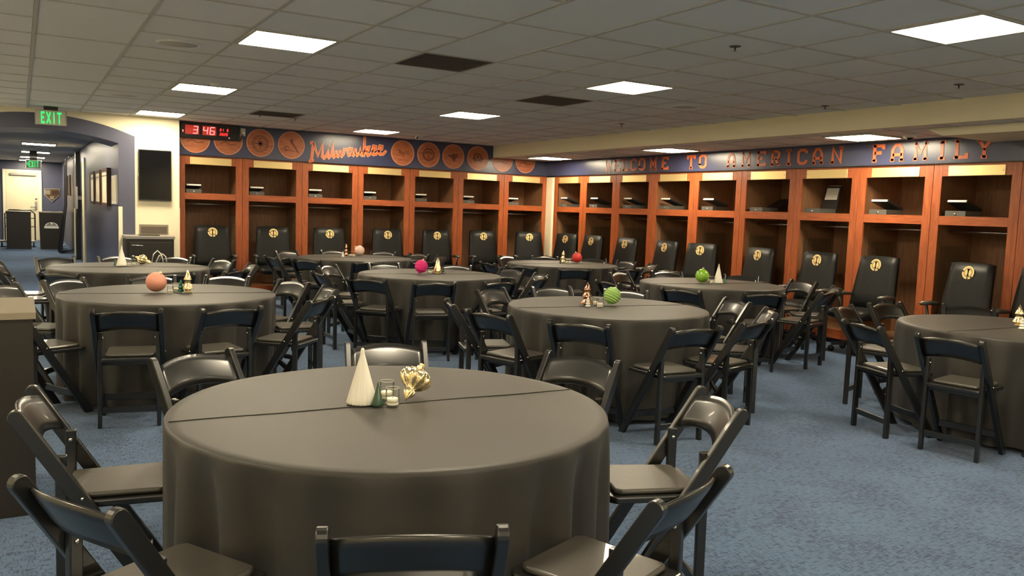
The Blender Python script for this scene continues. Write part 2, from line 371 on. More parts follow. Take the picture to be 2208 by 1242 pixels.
MB().tube([(d2.x-.16, HY1-.05, 1.05), (d2.x-.16, HY1-.11, 1.05), (d2.x-.32, HY1-.11, 1.05)], .014).cbox((d2.x-.16, HY1-.055, 1.1), .07, .02, .24).build('door_handle', 'steel', door)
MB().tube([(d2.x-.16, HY1-.045, 1.32), (d2.x-.16, HY1-.07, 1.32)], .03, 12).build('lock', 'steel', door)
door2 = struct('door_2', B(HX1+.03, HX1+.08, 6.57, 6.98, 0, 2.14), 'door')
MB().box(HX1-.03, HX1+.1, 6.45, 6.55, 0, 2.24).box(HX1-.03, HX1+.1, 7.0, 7.08, 0, 2.24).box(HX1-.03, HX1+.1, 6.55, 7.0, 2.15, 2.24).build('door_frame', 'cream', door2)

# ================================================================== LOCKERS
def make_locker():
    t = thing('locker', 'x', 'locker'); D = .74; zt, zr1, zr0 = 1.971, 1.555, 1.461
    for a, b_ in ((0.002, INS), (LW-INS, LW-.002)): B(a, b_, 0, .022, .06, ZH).build('stile', 'cherry', t, .002, 1)
    B(INS, LW-INS, .001, .022, zt, ZH).build('top_rail', 'cherryh', t)
    B(INS, LW-INS, .001, .022, zr0, zr1).build('shelf_rail', 'cherryh', t)
    B(INS, LW-INS, .001, .022, .06, .17).build('bottom_rail', 'cherryh', t)
    for a in (.02, LW-.04): B(a, a+.02, .022, D, .06, ZH-.01).build('side_panel', 'inner', t)
    B(.02, LW-.02, D, D+.02, .06, ZH-.01).build('back_panel', 'inner', t)
    B(.04, LW-.04, .022, D, zr0+.05, zr0+.075).build('shelf', 'inner', t)
    B(.04, LW-.04, .022, D, zt+.04, zt+.06).build('top_panel', 'inner', t)
    B(.04, LW-.04, .022, D, .13, .155).build('bottom_panel', 'inner', t)
    B(.002, LW-.002, .05, .09, 0, .06).build('plinth', 'black', t)
    MB().tube([(.04, .3, 1.395), (LW-.04, .3, 1.395)], .014, 10).build('hanging_rod', 'steel', t)
    np_ = B(.165, .165+.588, -.006, 0, 1.967+.006, 2.078).build('nameplate', 'brass', t, .002, 1)
    np_['label'] = 'blank brushed brass nameplate'
    for sx in (.185, .733): MB().tube([(sx, -.006, 2.022), (sx, -.0085, 2.022)], .006, 8).build('screw', 'steel', np_)
    for xs_ in (.062, LW-.062):                       # wire mesh panel on each side wall
        w = MB()
        for k in range(17): y = .16+k*.03; w.box(xs_-.002, xs_+.002, y-.0045, y+.0045, .35, 1.23)
        for k in range(23): z = .35+k*.04; w.box(xs_-.0022, xs_+.0022, .16, .64, z-.004, z+.004)
        w.build('wire_mesh', 'wire', t)
    return t
ORD = ['first', 'second', 'third', 'fourth', 'fifth', 'sixth', 'seventh', 'eighth', 'ninth', 'tenth']
lk = make_locker(); SB, SR = -.0022, .2456
back_lockers = []; right_lockers = []
for k in range(7):
    o = lk if k == 0 else copy_tree(lk); o.location = (-SB-LW*7+LW*k+.0, 0, 0)
    o['label'] = f'cherry wood locker bay under the script wordmark wall, {ORD[k]} from the television'; o['group'] = 'open lockers along the back wall'; back_lockers.append(o)
for k in range(10):
    o = copy_tree(lk); o.location = (0, -SR-LW*k, 0); o.rotation_euler = (0, 0, -pi/2)
    o['label'] = f'cherry wood locker bay under the welcome lettering, {ORD[k]} from the corner column'; o['group'] = 'open lockers along the right wall'; right_lockers.append(o)
struct('trim_3', MB().prism([(-.012, -.003), (-.012, -.20), (.01, -.235), (.06, -.235), (.06, .06), (0.0, .06)], 'z', 0, ZH-.02), 'cream')
# header boards
struct('trim_4', MB().box(-6.41, 0, -.03, .02, ZH+.006, ZS-.003).box(-6.41, BX-.021, -.03, .02, ZS-.0031, ZC-.006), 'navyvinyl')
struct('trim_5', B(-.03, .02, -10.6, -.031, ZH+.006, ZS-.006), 'navyvinyl')
struct('trim_6', MB().box(-6.41, -.034, -.034, .015, ZH-.002, ZH+.006).box(-.034, .015, -10.6, -.034, ZH-.002, ZH+.006), 'black')

def roundel(cx, kind, label, clip=None):
    t = thing('wall_roundel', label, 'roundel', (cx, -.03, 2.345), 0, 'printed wooden roundels on the header'); r = .208
    def poly(rad, n=48):
        ps = [(rad*cos(2*pi*k/n), rad*sin(2*pi*k/n)) for k in range(n)]
        if clip is not None:
            zc = clip-2.345; q = []
            for i, p in enumerate(ps):
                n_ = ps[(i+1) % n]
                if p[1] <= zc: q.append(p)
                if (p[1] <= zc) != (n_[1] <= zc): f = (zc-p[1])/(n_[1]-p[1]); q.append((p[0]+f*(n_[0]-p[0]), zc))
            return q
        return ps
    MB().prism(poly(r-.012), 'y', -.004, 0).build('disc', 'print', t)
    po, pi_ = poly(r), poly(r-.014)
    if clip is None:
        n = len(po); rb = MB(); vs = [(p[0], y, p[1]) for y in (-.008, 0) for p in po]+[(p[0], y, p[1]) for y in (-.008, 0) for p in pi_]
        fs = []
        for i in range(n):
            j = (i+1) % n; fs += [(i, j, 2*n+j, 2*n+i), (i, n+i, n+j, j), (2*n+i, 2*n+j, 3*n+j, 3*n+i)]
        rb.add(vs, fs).build('rim', 'printrim', t)
    else:
        rb = MB(); zc = clip-2.345; a0 = math.asin(max(-1, min(1, zc/r)))
        ribbon(rb, [((r-.007)*cos(a), (r-.007)*sin(a)) for a in [pi-a0+(pi+2*a0)*i/30 for i in range(31)]], .014, lambda u, v, d: (u, -d, v), 0, .008)
        rb.build('rim', 'printrim', t)
    g = MB(); fn = lambda u, v, d: (u, -d, v); d0, d1 = .003, .006
    if kind == 'compass':
        ribbon(g, arc(0, -.01, .118, .118, 0, 360, 36), .010, fn, d0, d1); ribbon(g, arc(0, -.01, .085, .085, 0, 360, 30), .006, fn, d0, d1)
        for k in range(8):
            a = k*pi/4; L_ = .1 if k % 2 == 0 else .07
            g.prism([(0+.018*cos(a+pi/2), -.01+.018*sin(a+pi/2)), (L_*cos(a), -.01+L_*sin(a)), (.018*cos(a-pi/2), -.01+.018*sin(a-pi/2))], 'y', -d1-.0004*(k % 2), -d0)
        for k in range(24): a = k*pi/12; ribbon(g, [(.092*cos(a), -.01+.092*sin(a)), (.112*cos(a), -.01+.112*sin(a))], .008, fn, d0, d1+.0005)
    elif kind == 'bat':
        ribbon(g, [(-.02, .08), (.02, .03), (.07, -.05), (.11, -.11)], .026, fn, d0, d1); g.prism([(-.02, .05), (.0, .1), (.025, .085), (.03, .03), (.0, .02)], 'y', -d1-.0006, -d0)
        ribbon(g, arc(-.07, -.05, .035, .03, 20, 300, 12), .014, fn, d0, d1); ribbon(g, [(-.1, -.09), (-.03, -.075), (.05, -.09)], .010, fn, d0, d1)
    elif kind == 'script':
        ribbon(g, [(-.11, .045), (-.05, .05), (-.08, -.02), (-.055, .05), (-.03, .03), (-.055, .012), (-.03, -.02)], .012, fn, d0, d1)
        ribbon(g, arc(-.005, -.005, .018, .018, 0, 360, 12), .010, fn, d0, d1); ribbon(g, [(.02, .012), (.03, -.018), (.05, .012), (.03, -.06), (-.01, -.055)], .010, fn, d0, d1)
        ribbon(g, [(.06, .012), (.085, -.02), (.095, .05), (.1, -.02), (.125, .01)], .010, fn, d0, d1)
    elif kind == 'ring':
        ribbon(g, arc(0, .0, .095, .095, 0, 360, 30), .024, fn, d0, d1); ribbon(g, [(-.06, .02), (-.02, .05), (.03, .045), (.06, .01)], .026, fn, d0, d1)
        ribbon(g, [(0, -.05), (0, .01)], .02, fn, d0, d1+.0005); ribbon(g, arc(0, -.04, .04, .03, 180, 360, 10), .014, fn, d0, d1)
    elif kind == 'star':
        g.prism([(-.12, .02), (-.03, .03), (.0, .055), (.03, .04), (.09, .06), (.06, .015), (.12, .01), (.05, -.02), (.02, -.1), (-.03, -.03)], 'y', -d1, -d0)
    elif kind == 'shape':
        ribbon(g, arc(.0, .02, .07, .055, 0, 360, 20), .030, fn, d0, d1); ribbon(g, [(-.1, .0), (-.06, -.05), (0, -.03), (.06, -.05), (.11, .01)], .026, fn, d0, d1+.0005); g.prism([(-.03, .0), (.03, .0), (.02, .05), (-.02, .05)], 'y', -d1, -d0)
    else:
        ribbon(g, [(-.12, -.05), (-.04, -.02), (.03, -.06), (.12, -.04)], .012, fn, d0, d1)
    if g.v: g.build('engraving', 'printdark', t)
    return t
roundel(-6.165, 'grain', 'printed wooden roundel half hidden by the red clock, leftmost on the header')
roundel(-5.70, 'grain', 'printed wooden roundel under the right end of the red clock')
roundel(-5.23, 'compass', 'printed wooden roundel with a compass rose mark beside the wall outlet')
roundel(-4.757, 'bat', 'printed wooden roundel with a slanted bat mark just left of the script wordmark')
roundel(-2.90, 'script', 'printed wooden roundel with small script lettering just right of the script wordmark')
roundel(-2.428, 'ring', 'printed wooden roundel with a round ring mark, second right of the script wordmark')
roundel(-1.961, 'star', 'printed wooden roundel with a pointed winged mark, third right of the script wordmark')
roundel(-1.485, 'shape', 'printed wooden roundel with a curved mark beside the cream bulkhead')
roundel(-.985, 'grain', 'pale printed wooden roundel cut off by the soffit, nearer the bulkhead', ZS-.006)
roundel(-.508, 'grain', 'reddish printed wooden roundel cut off by the soffit, nearest the room corner', ZS-.006)
# script wordmark
scr = thing('script_wordmark', 'orange script lettering reading Milwaukee on the navy header', 'lettering', (-4.46, -.03, 2.118))
ang = R(5.0); ca, sa = cos(ang), sin(ang)
def fs_(u, v, d): return (u*ca, -d, v+u*.135)
GS = {'M': [[(-.02,.0),(.06,.0)], [(.02,.0),(.05,.285)], [(-.005,.285),(.055,.285)], [(.05,.285),(.125,.07),(.2,.27),(.195,.06),(.225,.03),(.265,.075)]],
 'i': [[(.265,.075),(.29,.16),(.285,.06),(.305,.035),(.34,.075)], [(.285,.215),(.30,.225)]], 'l': [[(.34,.075),(.37,.27),(.365,.06),(.385,.035),(.42,.075)]],
 'w': [[(.42,.14),(.425,.06),(.455,.04),(.485,.075),(.487,.14)], [(.485,.075),(.515,.04),(.545,.075),(.555,.145),(.61,.14)]],
 'a': [[(.69,.14),(.645,.155),(.615,.1),(.635,.045),(.675,.06),(.695,.14),(.69,.06),(.71,.04),(.745,.075)]],
 'u': [[(.745,.15),(.745,.075),(.775,.035),(.82,.075),(.825,.15),(.825,.06),(.85,.035),(.885,.075)]],
 'k': [[(.885,.0),(.9,.335)], [(.89,.08),(.93,.15),(.975,.155),(.96,.1),(.91,.09)], [(.925,.09),(.96,.02),(1.0,.035),(1.03,.07)]],
 'e': [[(1.02,.075),(1.085,.11),(1.09,.155),(1.05,.165),(1.03,.09),(1.055,.025),(1.1,.03),(1.14,.07)]],
 'e2': [[(1.13,.07),(1.195,.105),(1.2,.15),(1.16,.16),(1.14,.085),(1.17,.02),(1.22,.02),(1.275,.075)]]}
for ch, st in GS.items():
    g = MB(); g2 = MB()
    for p in st: ribbon(g, p, .046, fs_, .001, .004); ribbon(g2, p, .029, fs_, .0045, .007)
    o = g.build('letter_'+ch[0].lower(), 'peach', scr); g2.build('letter_face', 'orange', o)
# welcome lettering on the right header
wel = thing('welcome_lettering', 'orange slab letters reading welcome to American Family on the right header', 'lettering', (-.03, -1.7, 2.148))
def put(ch, px_):
    y = PX(px_, 345, -.031).y+1.7; hgt = .19/1.4; wd = .15
    g = MB()
    for p in GL[ch]: ribbon(g, p, .25, lambda u, v, d: (-d, y-(u-.5)*wd, v*hgt), 0, .004)
    g.build('letter_'+ch.lower(), 'orange', wel)
yC = PX(1367, 345, -.031).y
for ch, y in (('L', yC+.2), ('E', yC+.41), ('W', yC+.64)): put(ch, topix((-.031, y, 2.24))[0])
for ch, x in zip('COMETOAMERICANFAMILY', (1367, 1385, 1409, 1434.5, 1490.7, 1516, 1577, 1609, 1642, 1672, 1701, 1730, 1763, 1804, 1893, 1934, 1984, 2030, 2071, 2121)): put(ch, x)
# red clock
ck = thing('wall_clock', 'long black digital wall clock with red numerals above the first locker', 'clock', (-5.96, -.035, 2.455))
cw, chh = .418, .108
MB().box(-cw, cw, -.06, 0, -chh, chh).build('case', 'black', ck, .006)
SEG = {'3': 'abgcd', '4': 'fgbc', '6': 'afgecd', '0': 'abcdef', '1': 'bc', '2': 'abged', '5': 'afgcd', '8': 'abcdefg'}
def seg7(mb, ch, u0, v0, w_, h_, t_):
    S = {'a': [(0,1),(1,1)], 'b': [(1,1),(1,.5)], 'c': [(1,.5),(1,0)], 'd': [(0,0),(1,0)], 'e': [(0,0),(0,.5)], 'f': [(0,.5),(0,1)], 'g': [(0,.5),(1,.5)]}
    for s_ in SEG[ch]:
        (a, b_), (c, d) = S[s_]
        ribbon(mb, [(u0+a*w_, v0+b_*h_), (u0+c*w_, v0+d*h_)], t_, lambda u, v, dd: (u+.12*v, -dd, v), .066, .068)
wn = MB().box(-.355, -.165, -.064, -.06, -.055, .075).box(-.115, .075, -.064, -.06, -.055, .075); wn.build('display_window', 'redlcd', ck)
for ch, u0 in (('3', -.245), ('4', -.105), ('6', -.01)):
    g = MB(); seg7(g, ch, u0, -.04, .058, .1, .012); g.build('digit', 'redled2', ck)
for ch, u0, v0 in (('0', .125, .018), ('1', .155, .018), ('6', .225, .018), ('2', .13, -.045), ('0', .16, -.045), ('2', .19, -.045), ('0', .22, -.045)):
    g = MB(); seg7(g, ch, u0, v0, .017, .034, .006); g.build('small_digit', 'redled', ck)
for u, v in ((-.385, -.005), (-.385, -.022), (.26, -.075)): B(u-.008, u+.008, -.064, -.06, v-.006, v+.006).build('indicator', 'redled2', ck)
ol = thing('wall_outlet', 'steel outlet plate with plugged cord beside the red clock', 'outlet', (-5.487, -.03, 2.487))
B(-.036, .036, -.006, 0, -.057, .057).build('plate', 'steel', ol, .002, 1)
B(-.02, .02, -.045, -.006, -.035, .0).build('plug', 'white', ol, .004)
MB().tube([(-.0, -.04, -.03), (-.02, -.05, -.06), (-.03, -.03, -.1), (-.045, -.012, -.13), (-.06, -.012, -.14)], .006, 6).build('cord', 'black', ol)

# ================================================================== LAMPS AND CEILING FITTINGS
def lamp_proto(name, m_, sz=PT):
    t = thing(name, 'x', 'ceiling light'); h = sz/2
    MB().box(-h+.012, h-.012, -h+.012, -h+.036, -.008, .02).box(-h+.012, h-.012, h-.036, h-.012, -.008, .02).box(-h+.012, -h+.036, -h+.036, h-.036, -.008, .02).box(h-.036, h-.012, -h+.036, h-.036, -.008, .02).build('frame', 'grid', t)
    B(-h+.036, h-.036, -h+.036, h-.036, -.004, .018).build('diffuser', m_, t); return t
lp = lamp_proto('ceiling_light', 'panel'); first = True
WHERE = {(-12, -12): 'largest lit ceiling panel at upper left', (-12, -7): 'middle of the three lit ceiling panels at left', (-12, -2): 'lit ceiling panel in front of the television wall', (-7, -17): 'largest lit ceiling panel at the upper right edge',
 (-7, -12): 'lit ceiling panel in the middle of the room, nearest of its row', (-7, -7): 'lit ceiling panel second from the script wordmark', (-7, -2): 'lit ceiling panel right above the script wordmark'}
for c in LIGHTS:
    o = lp if first else copy_tree(lp); first = False
    o.location = (OX+(c[0]+.5)*PT, OY+(c[1]+.5)*PT, ZC)
    if c in WHERE: o['label'] = WHERE[c]; o['group'] = 'square lamps in the tiled ceiling'
    else: o['label'] = 'lit square ceiling panel out of the picture above and behind the viewer'; o['group'] = 'lamps out of the picture'
for k, y in enumerate((-1.0, -4.05, -7.11, -10.15, -13.2)):
    o = copy_tree(lp); o.location = (-.609, y, ZS-.012)
    if k < 3: o['label'] = ('lit square panel in the soffit by the room corner', 'lit square panel in the soffit above the word to', 'lit square panel in the soffit above the last welcome word')[k]; o['group'] = 'square lamps in the soffit'
    else: o['label'] = 'lit square ceiling panel out of the picture above and behind the viewer'; o['group'] = 'lamps out of the picture'
hp = lamp_proto('hall_light', 'hallpanel', .66)
HL = [PZ(x, y, HZ) for x, y in ((84, 309.5), (77, 327), (70, 338), (66, 345))]; HL.append(Vector((-8.1, 1.35, HZ)))  # last panel is added, unseen behind the arch, to brighten the hall floor
for k, P in enumerate(HL):
    o = hp if k == 0 else copy_tree(hp); o.location = (P.x, P.y, HZ-.014)
    tag(o, f'lit hallway ceiling panel beyond the arch, {ORD[k]} from the arch' if k < 4 else 'added hallway ceiling panel, unseen behind the arch', 'ceiling light', 'lamps of the hallway')
for k, (i, j) in enumerate(VENTS):
    t = thing('ceiling_vent', ('dark square ceiling grille between the two nearest lamp rows', 'dark ceiling grille beside the lit panel in mid room', 'small dark ceiling grille above the clock side of the room')[k], 'vent', (OX+(i+.5)*PT, OY+(j+.5)*PT, ZC), 0, 'ceiling grilles')
    h = PT/2-.014
    B(-h, h, -h, h, .008, .02).build('backing', 'ventdark', t)
    sl = MB().box(-.25, .25, -.006, .006, -.004, .006).mesh('louvre', 'ventdark')
    for q in range(9): o = link('louvre', sl, t); o.location = (0, -.24+.06*q, .001); o.rotation_euler = (R(35), 0, 0)
    MB().box(-h, h, -h, -h+.03, -.003, .006).box(-h, h, h-.03, h, -.003, .006).box(-h, -h+.03, -h+.03, h-.03, -.003, .006).box(h-.03, h, -h+.03, h-.03, -.003, .006).build('frame', 'ventdark', t)
for x, y, lab in ((-7.37, -6.39, 'round ceiling loudspeaker at left near the largest left lamp'), (-7.37, -2.73, 'round ceiling loudspeaker in front of the arch'), (-2.49, -6.39, 'round ceiling loudspeaker right of the mid room lamp')):
    t = thing('ceiling_speaker', lab, 'speaker', (x, y, ZC), 0, 'round ceiling loudspeakers')
    MB().lathe([(.13, -.003), (.145, -.012), (.155, -.010), (.16, 0)], 32).build('rim', 'tile', t)
    MB().lathe([(.001, -.0045), (.128, -.0045), (.128, 0)], 32).build('grille', 'grid', t)
for (x, y), lab in (((-4.323, -8.878), 'chrome sprinkler head on the tile right of the mid room lamp'), ((-1.92, -8.946), 'sprinkler head near the bulkhead at right'), ((-1.909, -4.6), 'small sprinkler head beside the bulkhead further back'), ((-5.71, -1.957), 'small sprinkler head above the red clock'), ((-5.21, -1.824), 'small sprinkler head above the compass roundel'), ((-1.6, -7.406), 'tiny sprinkler head close to the bulkhead')):
    t = thing('sprinkler', lab, 'sprinkler', (x, y, ZC), 0, 'sprinkler heads')
    MB().lathe([(.012, -.006), (.035, -.004), (.04, .0)], 16).build('plate', 'ventdark', t)
    MB().lathe([(.016, -.034), (.017, -.031), (.005, -.030), (.006, -.004)], 12).build('head', 'chrome', t)
for P, lab in ((PZ(465, 179, ZC), 'small smoke sensor beside the middle left lamp'),):
    t = thing('ceiling_sensor', lab, 'sensor', P); MB().lathe([(.02, -.03), (.04, -.024), (.055, 0)], 16).build('body', 'white', t); MB().lathe([(.001, -.036), (.012, -.035), (.014, -.03)], 10).build('lens', 'grey', t)
P = PZ(905, 292, ZC); t = thing('security_camera', 'small white ceiling camera beside the lamp above the wordmark', 'camera', P)
MB().lathe([(.03, -.03), (.05, -.02), (.06, 0)], 16).build('mount', 'white', t); MB().tube([(0, 0, -.035), (-.07, -.06, -.045)], .028, 12).build('body', 'white', t); MB().tube([(-.07, -.06, -.045), (-.076, -.065, -.046)], .02, 12).build('lens', 'black', t)
P = PZ(1962, 290, ZS); t = thing('security_camera', 'small white dome camera beside the soffit lamp above the welcome lettering', 'camera', P)
MB().lathe([(.04, -.035), (.06, -.03), (.075, 0)], 18).build('mount', 'white', t); MB().lathe([(.004, -.06), (.025, -.055), (.04, -.034)], 16).build('dome', 'screen', t)
def exit_sign(name, label, loc, w_, h_, rz=0, hang=.05, arrow=False):
    t = thing(name, label, 'exit sign', loc, rz)
    B(-w_/2, w_/2, -.02, .02, -h_, 0).build('panel', 'acrylic', t, .004)
    B(-.08, .08, -.035, .035, .001, hang).build('canopy', 'black', t)
    MB().box(-w_/2-.006, w_/2+.006, -.026, .026, -.0005, .008).box(-w_/2-.006, -w_/2, -.026, .026, -h_, 0).box(w_/2, w_/2+.006, -.026, .026, -h_, 0).build('edge', 'chrome', t)
    lw = w_*.7/4; hh = h_*.78
    for k, ch in enumerate('EXIT'):
        g = MB(); u0 = -w_*.32+k*lw*1.0
        for p in GL_EXIT[ch]: ribbon(g, p, .22, lambda u, v, d: (u0+u*lw*.78, -d, -h_*.9+v/1.4*hh), .021, .026)
        g.build('letter_'+ch.lower(), 'exitgreen', t)
    if arrow:
        g = MB(); ribbon(g, [(0, .6), (-.5, .3), (0, 0)], .12, lambda u, v, d: (-w_*.34+u*.07, -d, -h_*.65+v*.1), .021, .026); g.build('arrow', 'exitgreen', t)
e = PY(109.5, 238, -.62); exit_sign('exit_sign', 'large green exit sign hanging in front of the arch', (e.x, -.62, 2.53), .345, .185, 0, .05)
e = PY(70, 347, 10.2); exit_sign('exit_sign', 'small green exit sign with arrow far down the hallway', (e.x+.02, 10.2, e.z+.02), .31, .19, 0, HZ-e.z-.02, True)

# ================================================================== TV WALL
a, b_ = PY(298, 321, YB0-.05), PY(370, 434, YB0-.05)
tv = thing('television', 'portrait flat black television on the cream wall beside the arch', 'television', ((a.x+b_.x)/2, YB0-.002, b_.z)); hw_, th = (b_.x-a.x)/2, a.z-b_.z
B(-hw_, hw_, -.055, -.02, 0, th).build('case', 'black', tv, .004); B(-hw_+.012, hw_-.012, -.058, -.0555, .016, th-.012).build('screen', 'screen', tv); B(-.12, .12, -.02, 0, th*.35, th*.65).build('bracket', 'black', tv)
B(-hw_-.006, -hw_-.001, -.05, -.03, th*.48, th*.53).build('button', 'white', tv)
fr = thing('mini_fridge', 'low black cabinet fridge with grey top under the television', 'fridge', (-6.865, YB0-.02, 0)); cw = .30
B(-cw, cw, -.46, 0, .03, .90).build('body', 'laminate', fr, .004); B(-cw-.01, cw+.01, -.48, 0, .901, .94).build('top', 'grey', fr, .003)
dd = B(-cw+.03, cw-.02, -.49, -.461, .06, .86).build('door', 'laminate', fr, .005); MB().tube([(-cw+.06, -.5, .82), (-cw+.2, -.515, .81)], .008).build('handle', 'steel', dd)
for sx in (-.25, .25):
    for sy in (-.4, -.06): MB().tube([(sx, sy, 0), (sx, sy, .035)], .02, 8).build('foot', 'black', fr)
tag(B(-6.99, -6.73, YB0-.36, YB0-.16, .9405, .952).build('black_folder', 'black', None), 'flat black folder lying on the grey fridge top', 'folder')
bx = thing('wall_box', 'low grey box on the cream wall behind the fridge', 'box', (-6.76, YB0-.001, .955)); B(-.19, .19, -.012, 0, 0, .13).build('plate', 'taupe', bx); B(-.17, .17, -.016, -.0125, .0, .10).build('recess', 'ventdark', bx)

# ================================================================== HALL THINGS
FR = [((193, 372), (202, 440), 'leftmost'), ((204, 369), (215, 442), 'middle'), ((217.5, 364.5), (230.6, 445), 'rightmost')]
for (p, q, nm) in FR:
    A, Bq = PX(*p, HX1-.06), PX(*q, HX1-.06); y1, y0 = A.y, Bq.y; zt_, zb_ = (A.z+PX(q[0], p[1]-3, HX1-.06).z)/2, Bq.z
    t = thing('picture_frame', f'dark framed picture on the hallway wall, {nm} of three', 'picture', (HX1, (y0+y1)/2, zb_), 0, 'deep picture frames in the hallway'); L_ = (y1-y0)/2; h_ = zt_-zb_
    MB().box(-.06, 0, -L_, -L_+.05, 0, h_).box(-.06, 0, L_-.05, L_, 0, h_).box(-.06, 0, -L_+.05, L_-.05, 0, .05).box(-.06, 0, -L_+.05, L_-.05, h_-.05, h_).build('frame', 'darkwood', t)
    B(-.052, -.002, -L_+.05, L_-.05, .05, h_-.05).build('picture', 'picture', t); B(-.053, -.0521, -L_+.05, L_-.05, h_-.12, h_-.105).build('title_strip', 'darkwood', t)
A, Bq = PX(240, 379, HX1-.02), PX(251, 440.5, HX1-.02)
t = thing('notice_frame', 'slim white framed notice beside the arch jamb', 'notice', (HX1, (A.y+Bq.y)/2, Bq.z)); L_ = (A.y-Bq.y)/2; h_ = A.z-Bq.z
B(-.02, 0, -L_, L_, 0, h_).build('frame', 'white', t); B(-.0215, -.0201, -L_+.05, L_-.05, .04, h_-.04).build('sheet', 'picture', t)
# home-plate plaque by the door
t = thing('wall_plaque', 'bronze home plate shaped plaque on the navy wall by the hallway door', 'plaque', (PY(112, 405, HY1).x, HY1-.002, 0))
q = [PY(x, y, HY1) for x, y in ((95, 406.5), (128.5, 407), (128, 422), (112, 435.5), (95, 420))]; x0 = t.location.x
zq = sum(p.z for p in q)/5; pr = lambda s, yy0, yy1: MB().prism([((p.x-x0)*s, zq+(p.z-zq)*s) for p in q], 'y', yy0, yy1)
pr(1.0, -.03, 0).build('rim', 'grey', t); pr(.9, -.034, -.0305).build('face', 'plaque', t)
B(-.2, -.05, -.037, -.0345, zq-.02, zq+.12).build('portrait_tile', 'taupe', t); B(.0, .2, -.037, -.0345, zq-.01, zq+.11).build('text_tile', 'darkwood', t); B(-.06, .05, -.037, -.0345, zq-.17, zq-.07).build('seal', 'taupe', t)
def bin_unit(label, xl, xr, y0, y1, h_, logo=False, slot=False, top='taupe'):
    t = thing('waste_bin_cabinet', label, 'bin cabinet', ((xl+xr)/2, (y0+y1)/2, 0)); w2, d2 = (xr-xl)/2, (y1-y0)/2
    if logo: MB().add([(-w2*.93, -d2, .0), (w2*.93, -d2, .0), (w2*.93, d2, 0), (-w2*.93, d2, 0), (-w2, -d2, h_-.03), (w2, -d2, h_-.03), (w2, d2, h_-.03), (-w2, d2, h_-.03)], [(0,3,2,1),(4,5,6,7),(0,1,5,4),(1,2,6,5),(2,3,7,6),(3,0,4,7)]).build('body', 'laminate', t)
    else: B(-w2, w2, -d2, d2, 0, h_-.03).build('body', 'laminate', t)
    B(-w2-.012, w2+.012, -d2-.012, d2+.012, h_-.029, h_).build('top', top, t)
    if slot: B(-w2+.03, w2-.16, -d2*.25, d2*.35, h_+.0002, h_+.004).build('slot_rim', 'black', t)
    if logo:
        g = MB(); ribbon(g, arc(0, 0, .14, .09, 0, 180, 14), .02, lambda u, v, d: (u, -d, v), 0, .006); g.box(-.17, .17, -.006, 0, -.06, -.005); g.xf(Matrix.Translation((0, -d2-.001, h_*.62))); g.build('emblem', 'paper', t)
        B(-.14, .14, -d2-.006, -d2-.001, h_*.62-.004, h_*.62+.05).build('emblem_fill', 'grey', t); B(-.02, .03, -d2-.009, -d2-.0061, h_*.62+.05, h_*.62+.09).build('emblem_dot', 'paper', t)
    return t
yb = PZ(45, 537, 0).y
a, b_ = PY(14.6, 537, yb), PY(68, 537, yb); bin_unit('tall black bin cabinet in the hallway in front of the cream door', a.x, b_.x, yb, yb+.55, PY(40, 456, yb).z, top='laminate')
a, b_ = PY(86, 537, yb), PY(137.5, 537, yb); bin_unit('black podium with a pale emblem in the hallway under the plaque', a.x, b_.x, yb, yb+.5, PY(112, 457, yb).z, True)
# rolling rack behind the first bin
a, b_ = PY(10, 452, yb+1.2), PY(75, 452, yb+1.2); t = thing('rolling_rack', 'dark tubular rolling rack behind the black hallway bin', 'rack', ((a.x+b_.x)/2, yb+1.2, 0)); w2, zt_ = (b_.x-a.x)/2, a.z
MB().tube([(-w2, 0, .14), (-w2, 0, zt_-.1), (-w2+.1, 0, zt_), (w2-.1, 0, zt_), (w2, 0, zt_-.1), (w2, 0, .14)], .018, 8).build('frame', 'black', t)
for z in (zt_*.55, zt_*.78): MB().tube([(-w2, 0, z), (w2, 0, z)], .012, 6).build('crossbar', 'black', t)
B(-w2-.15, w2+.03, -.3, .3, .13, .17).build('deck', 'grey', t)
for sx in (-w2-.08, w2-.04):
    for sy in (-.25, .25): MB().tube([(sx-.015, sy, .065), (sx+.015, sy, .065)], .065, 12).build('caster', 'black', t)
# slim stand right of the podium, curtain, sign and switch board along the wall
P = PZ(143, 533, 0); t = thing('umbrella_stand', 'slim pale stand with dark cap behind the hallway podium', 'stand', (HX1-.16, 14.0, 0))
MB().lathe([(.1, 0), (.1, .03), (.03, .06), (.03, .5), (.06, .6), (.075, .95)], 14).build('shaft', 'paper', t); MB().lathe([(.11, .951), (.11, .99)], 14).build('cap', 'black', t)
t = thing('black_curtain', 'tall gathered black curtain on the right side of the hallway', 'curtain', (HX1-.1, 11.2, 0)); g = MB()
vs = []; n = 40
for z, s in ((0.0, 1.0), (.6, .75), (1.2, .55), (2.38, .5)): vs += [(-(.06+.16*max(0, 1-z/1.3))+.03*cos(k*.9)*s, (k/n-.5)*1.3*(.55+.45*s), z) for k in range(n+1)]
g.add(vs, [(r_*(n+1)+k, r_*(n+1)+k+1, (r_+1)*(n+1)+k+1, (r_+1)*(n+1)+k) for r_ in range(3) for k in range(n)], 0, True); g.build('drape', 'black', t)
MB().tube([(0, -.7, 2.4), (0, .7, 2.4)], .015).build('rod', 'steel', t)
t = thing('wall_post', 'dark upright post between hallway bays', 'post', (HX1-.04, 8.5, 0)); B(-.04, .038, -.2, .2, 0.08, 2.44).build('shaft', 'black', t); B(-.05, .038, -.22, .22, 0, .08).build('base', 'black', t)
t = thing('hanging_sign', 'grey blank sign board on the hallway wall near the cream door frame', 'sign', (HX1-.0, 7.7, 1.17)); B(-.12, -.1, -.35, .3, 0, .48).build('board', 'grey', t); B(-.1, 0, -.02, .02, .2, .28).build('bracket', 'steel', t)
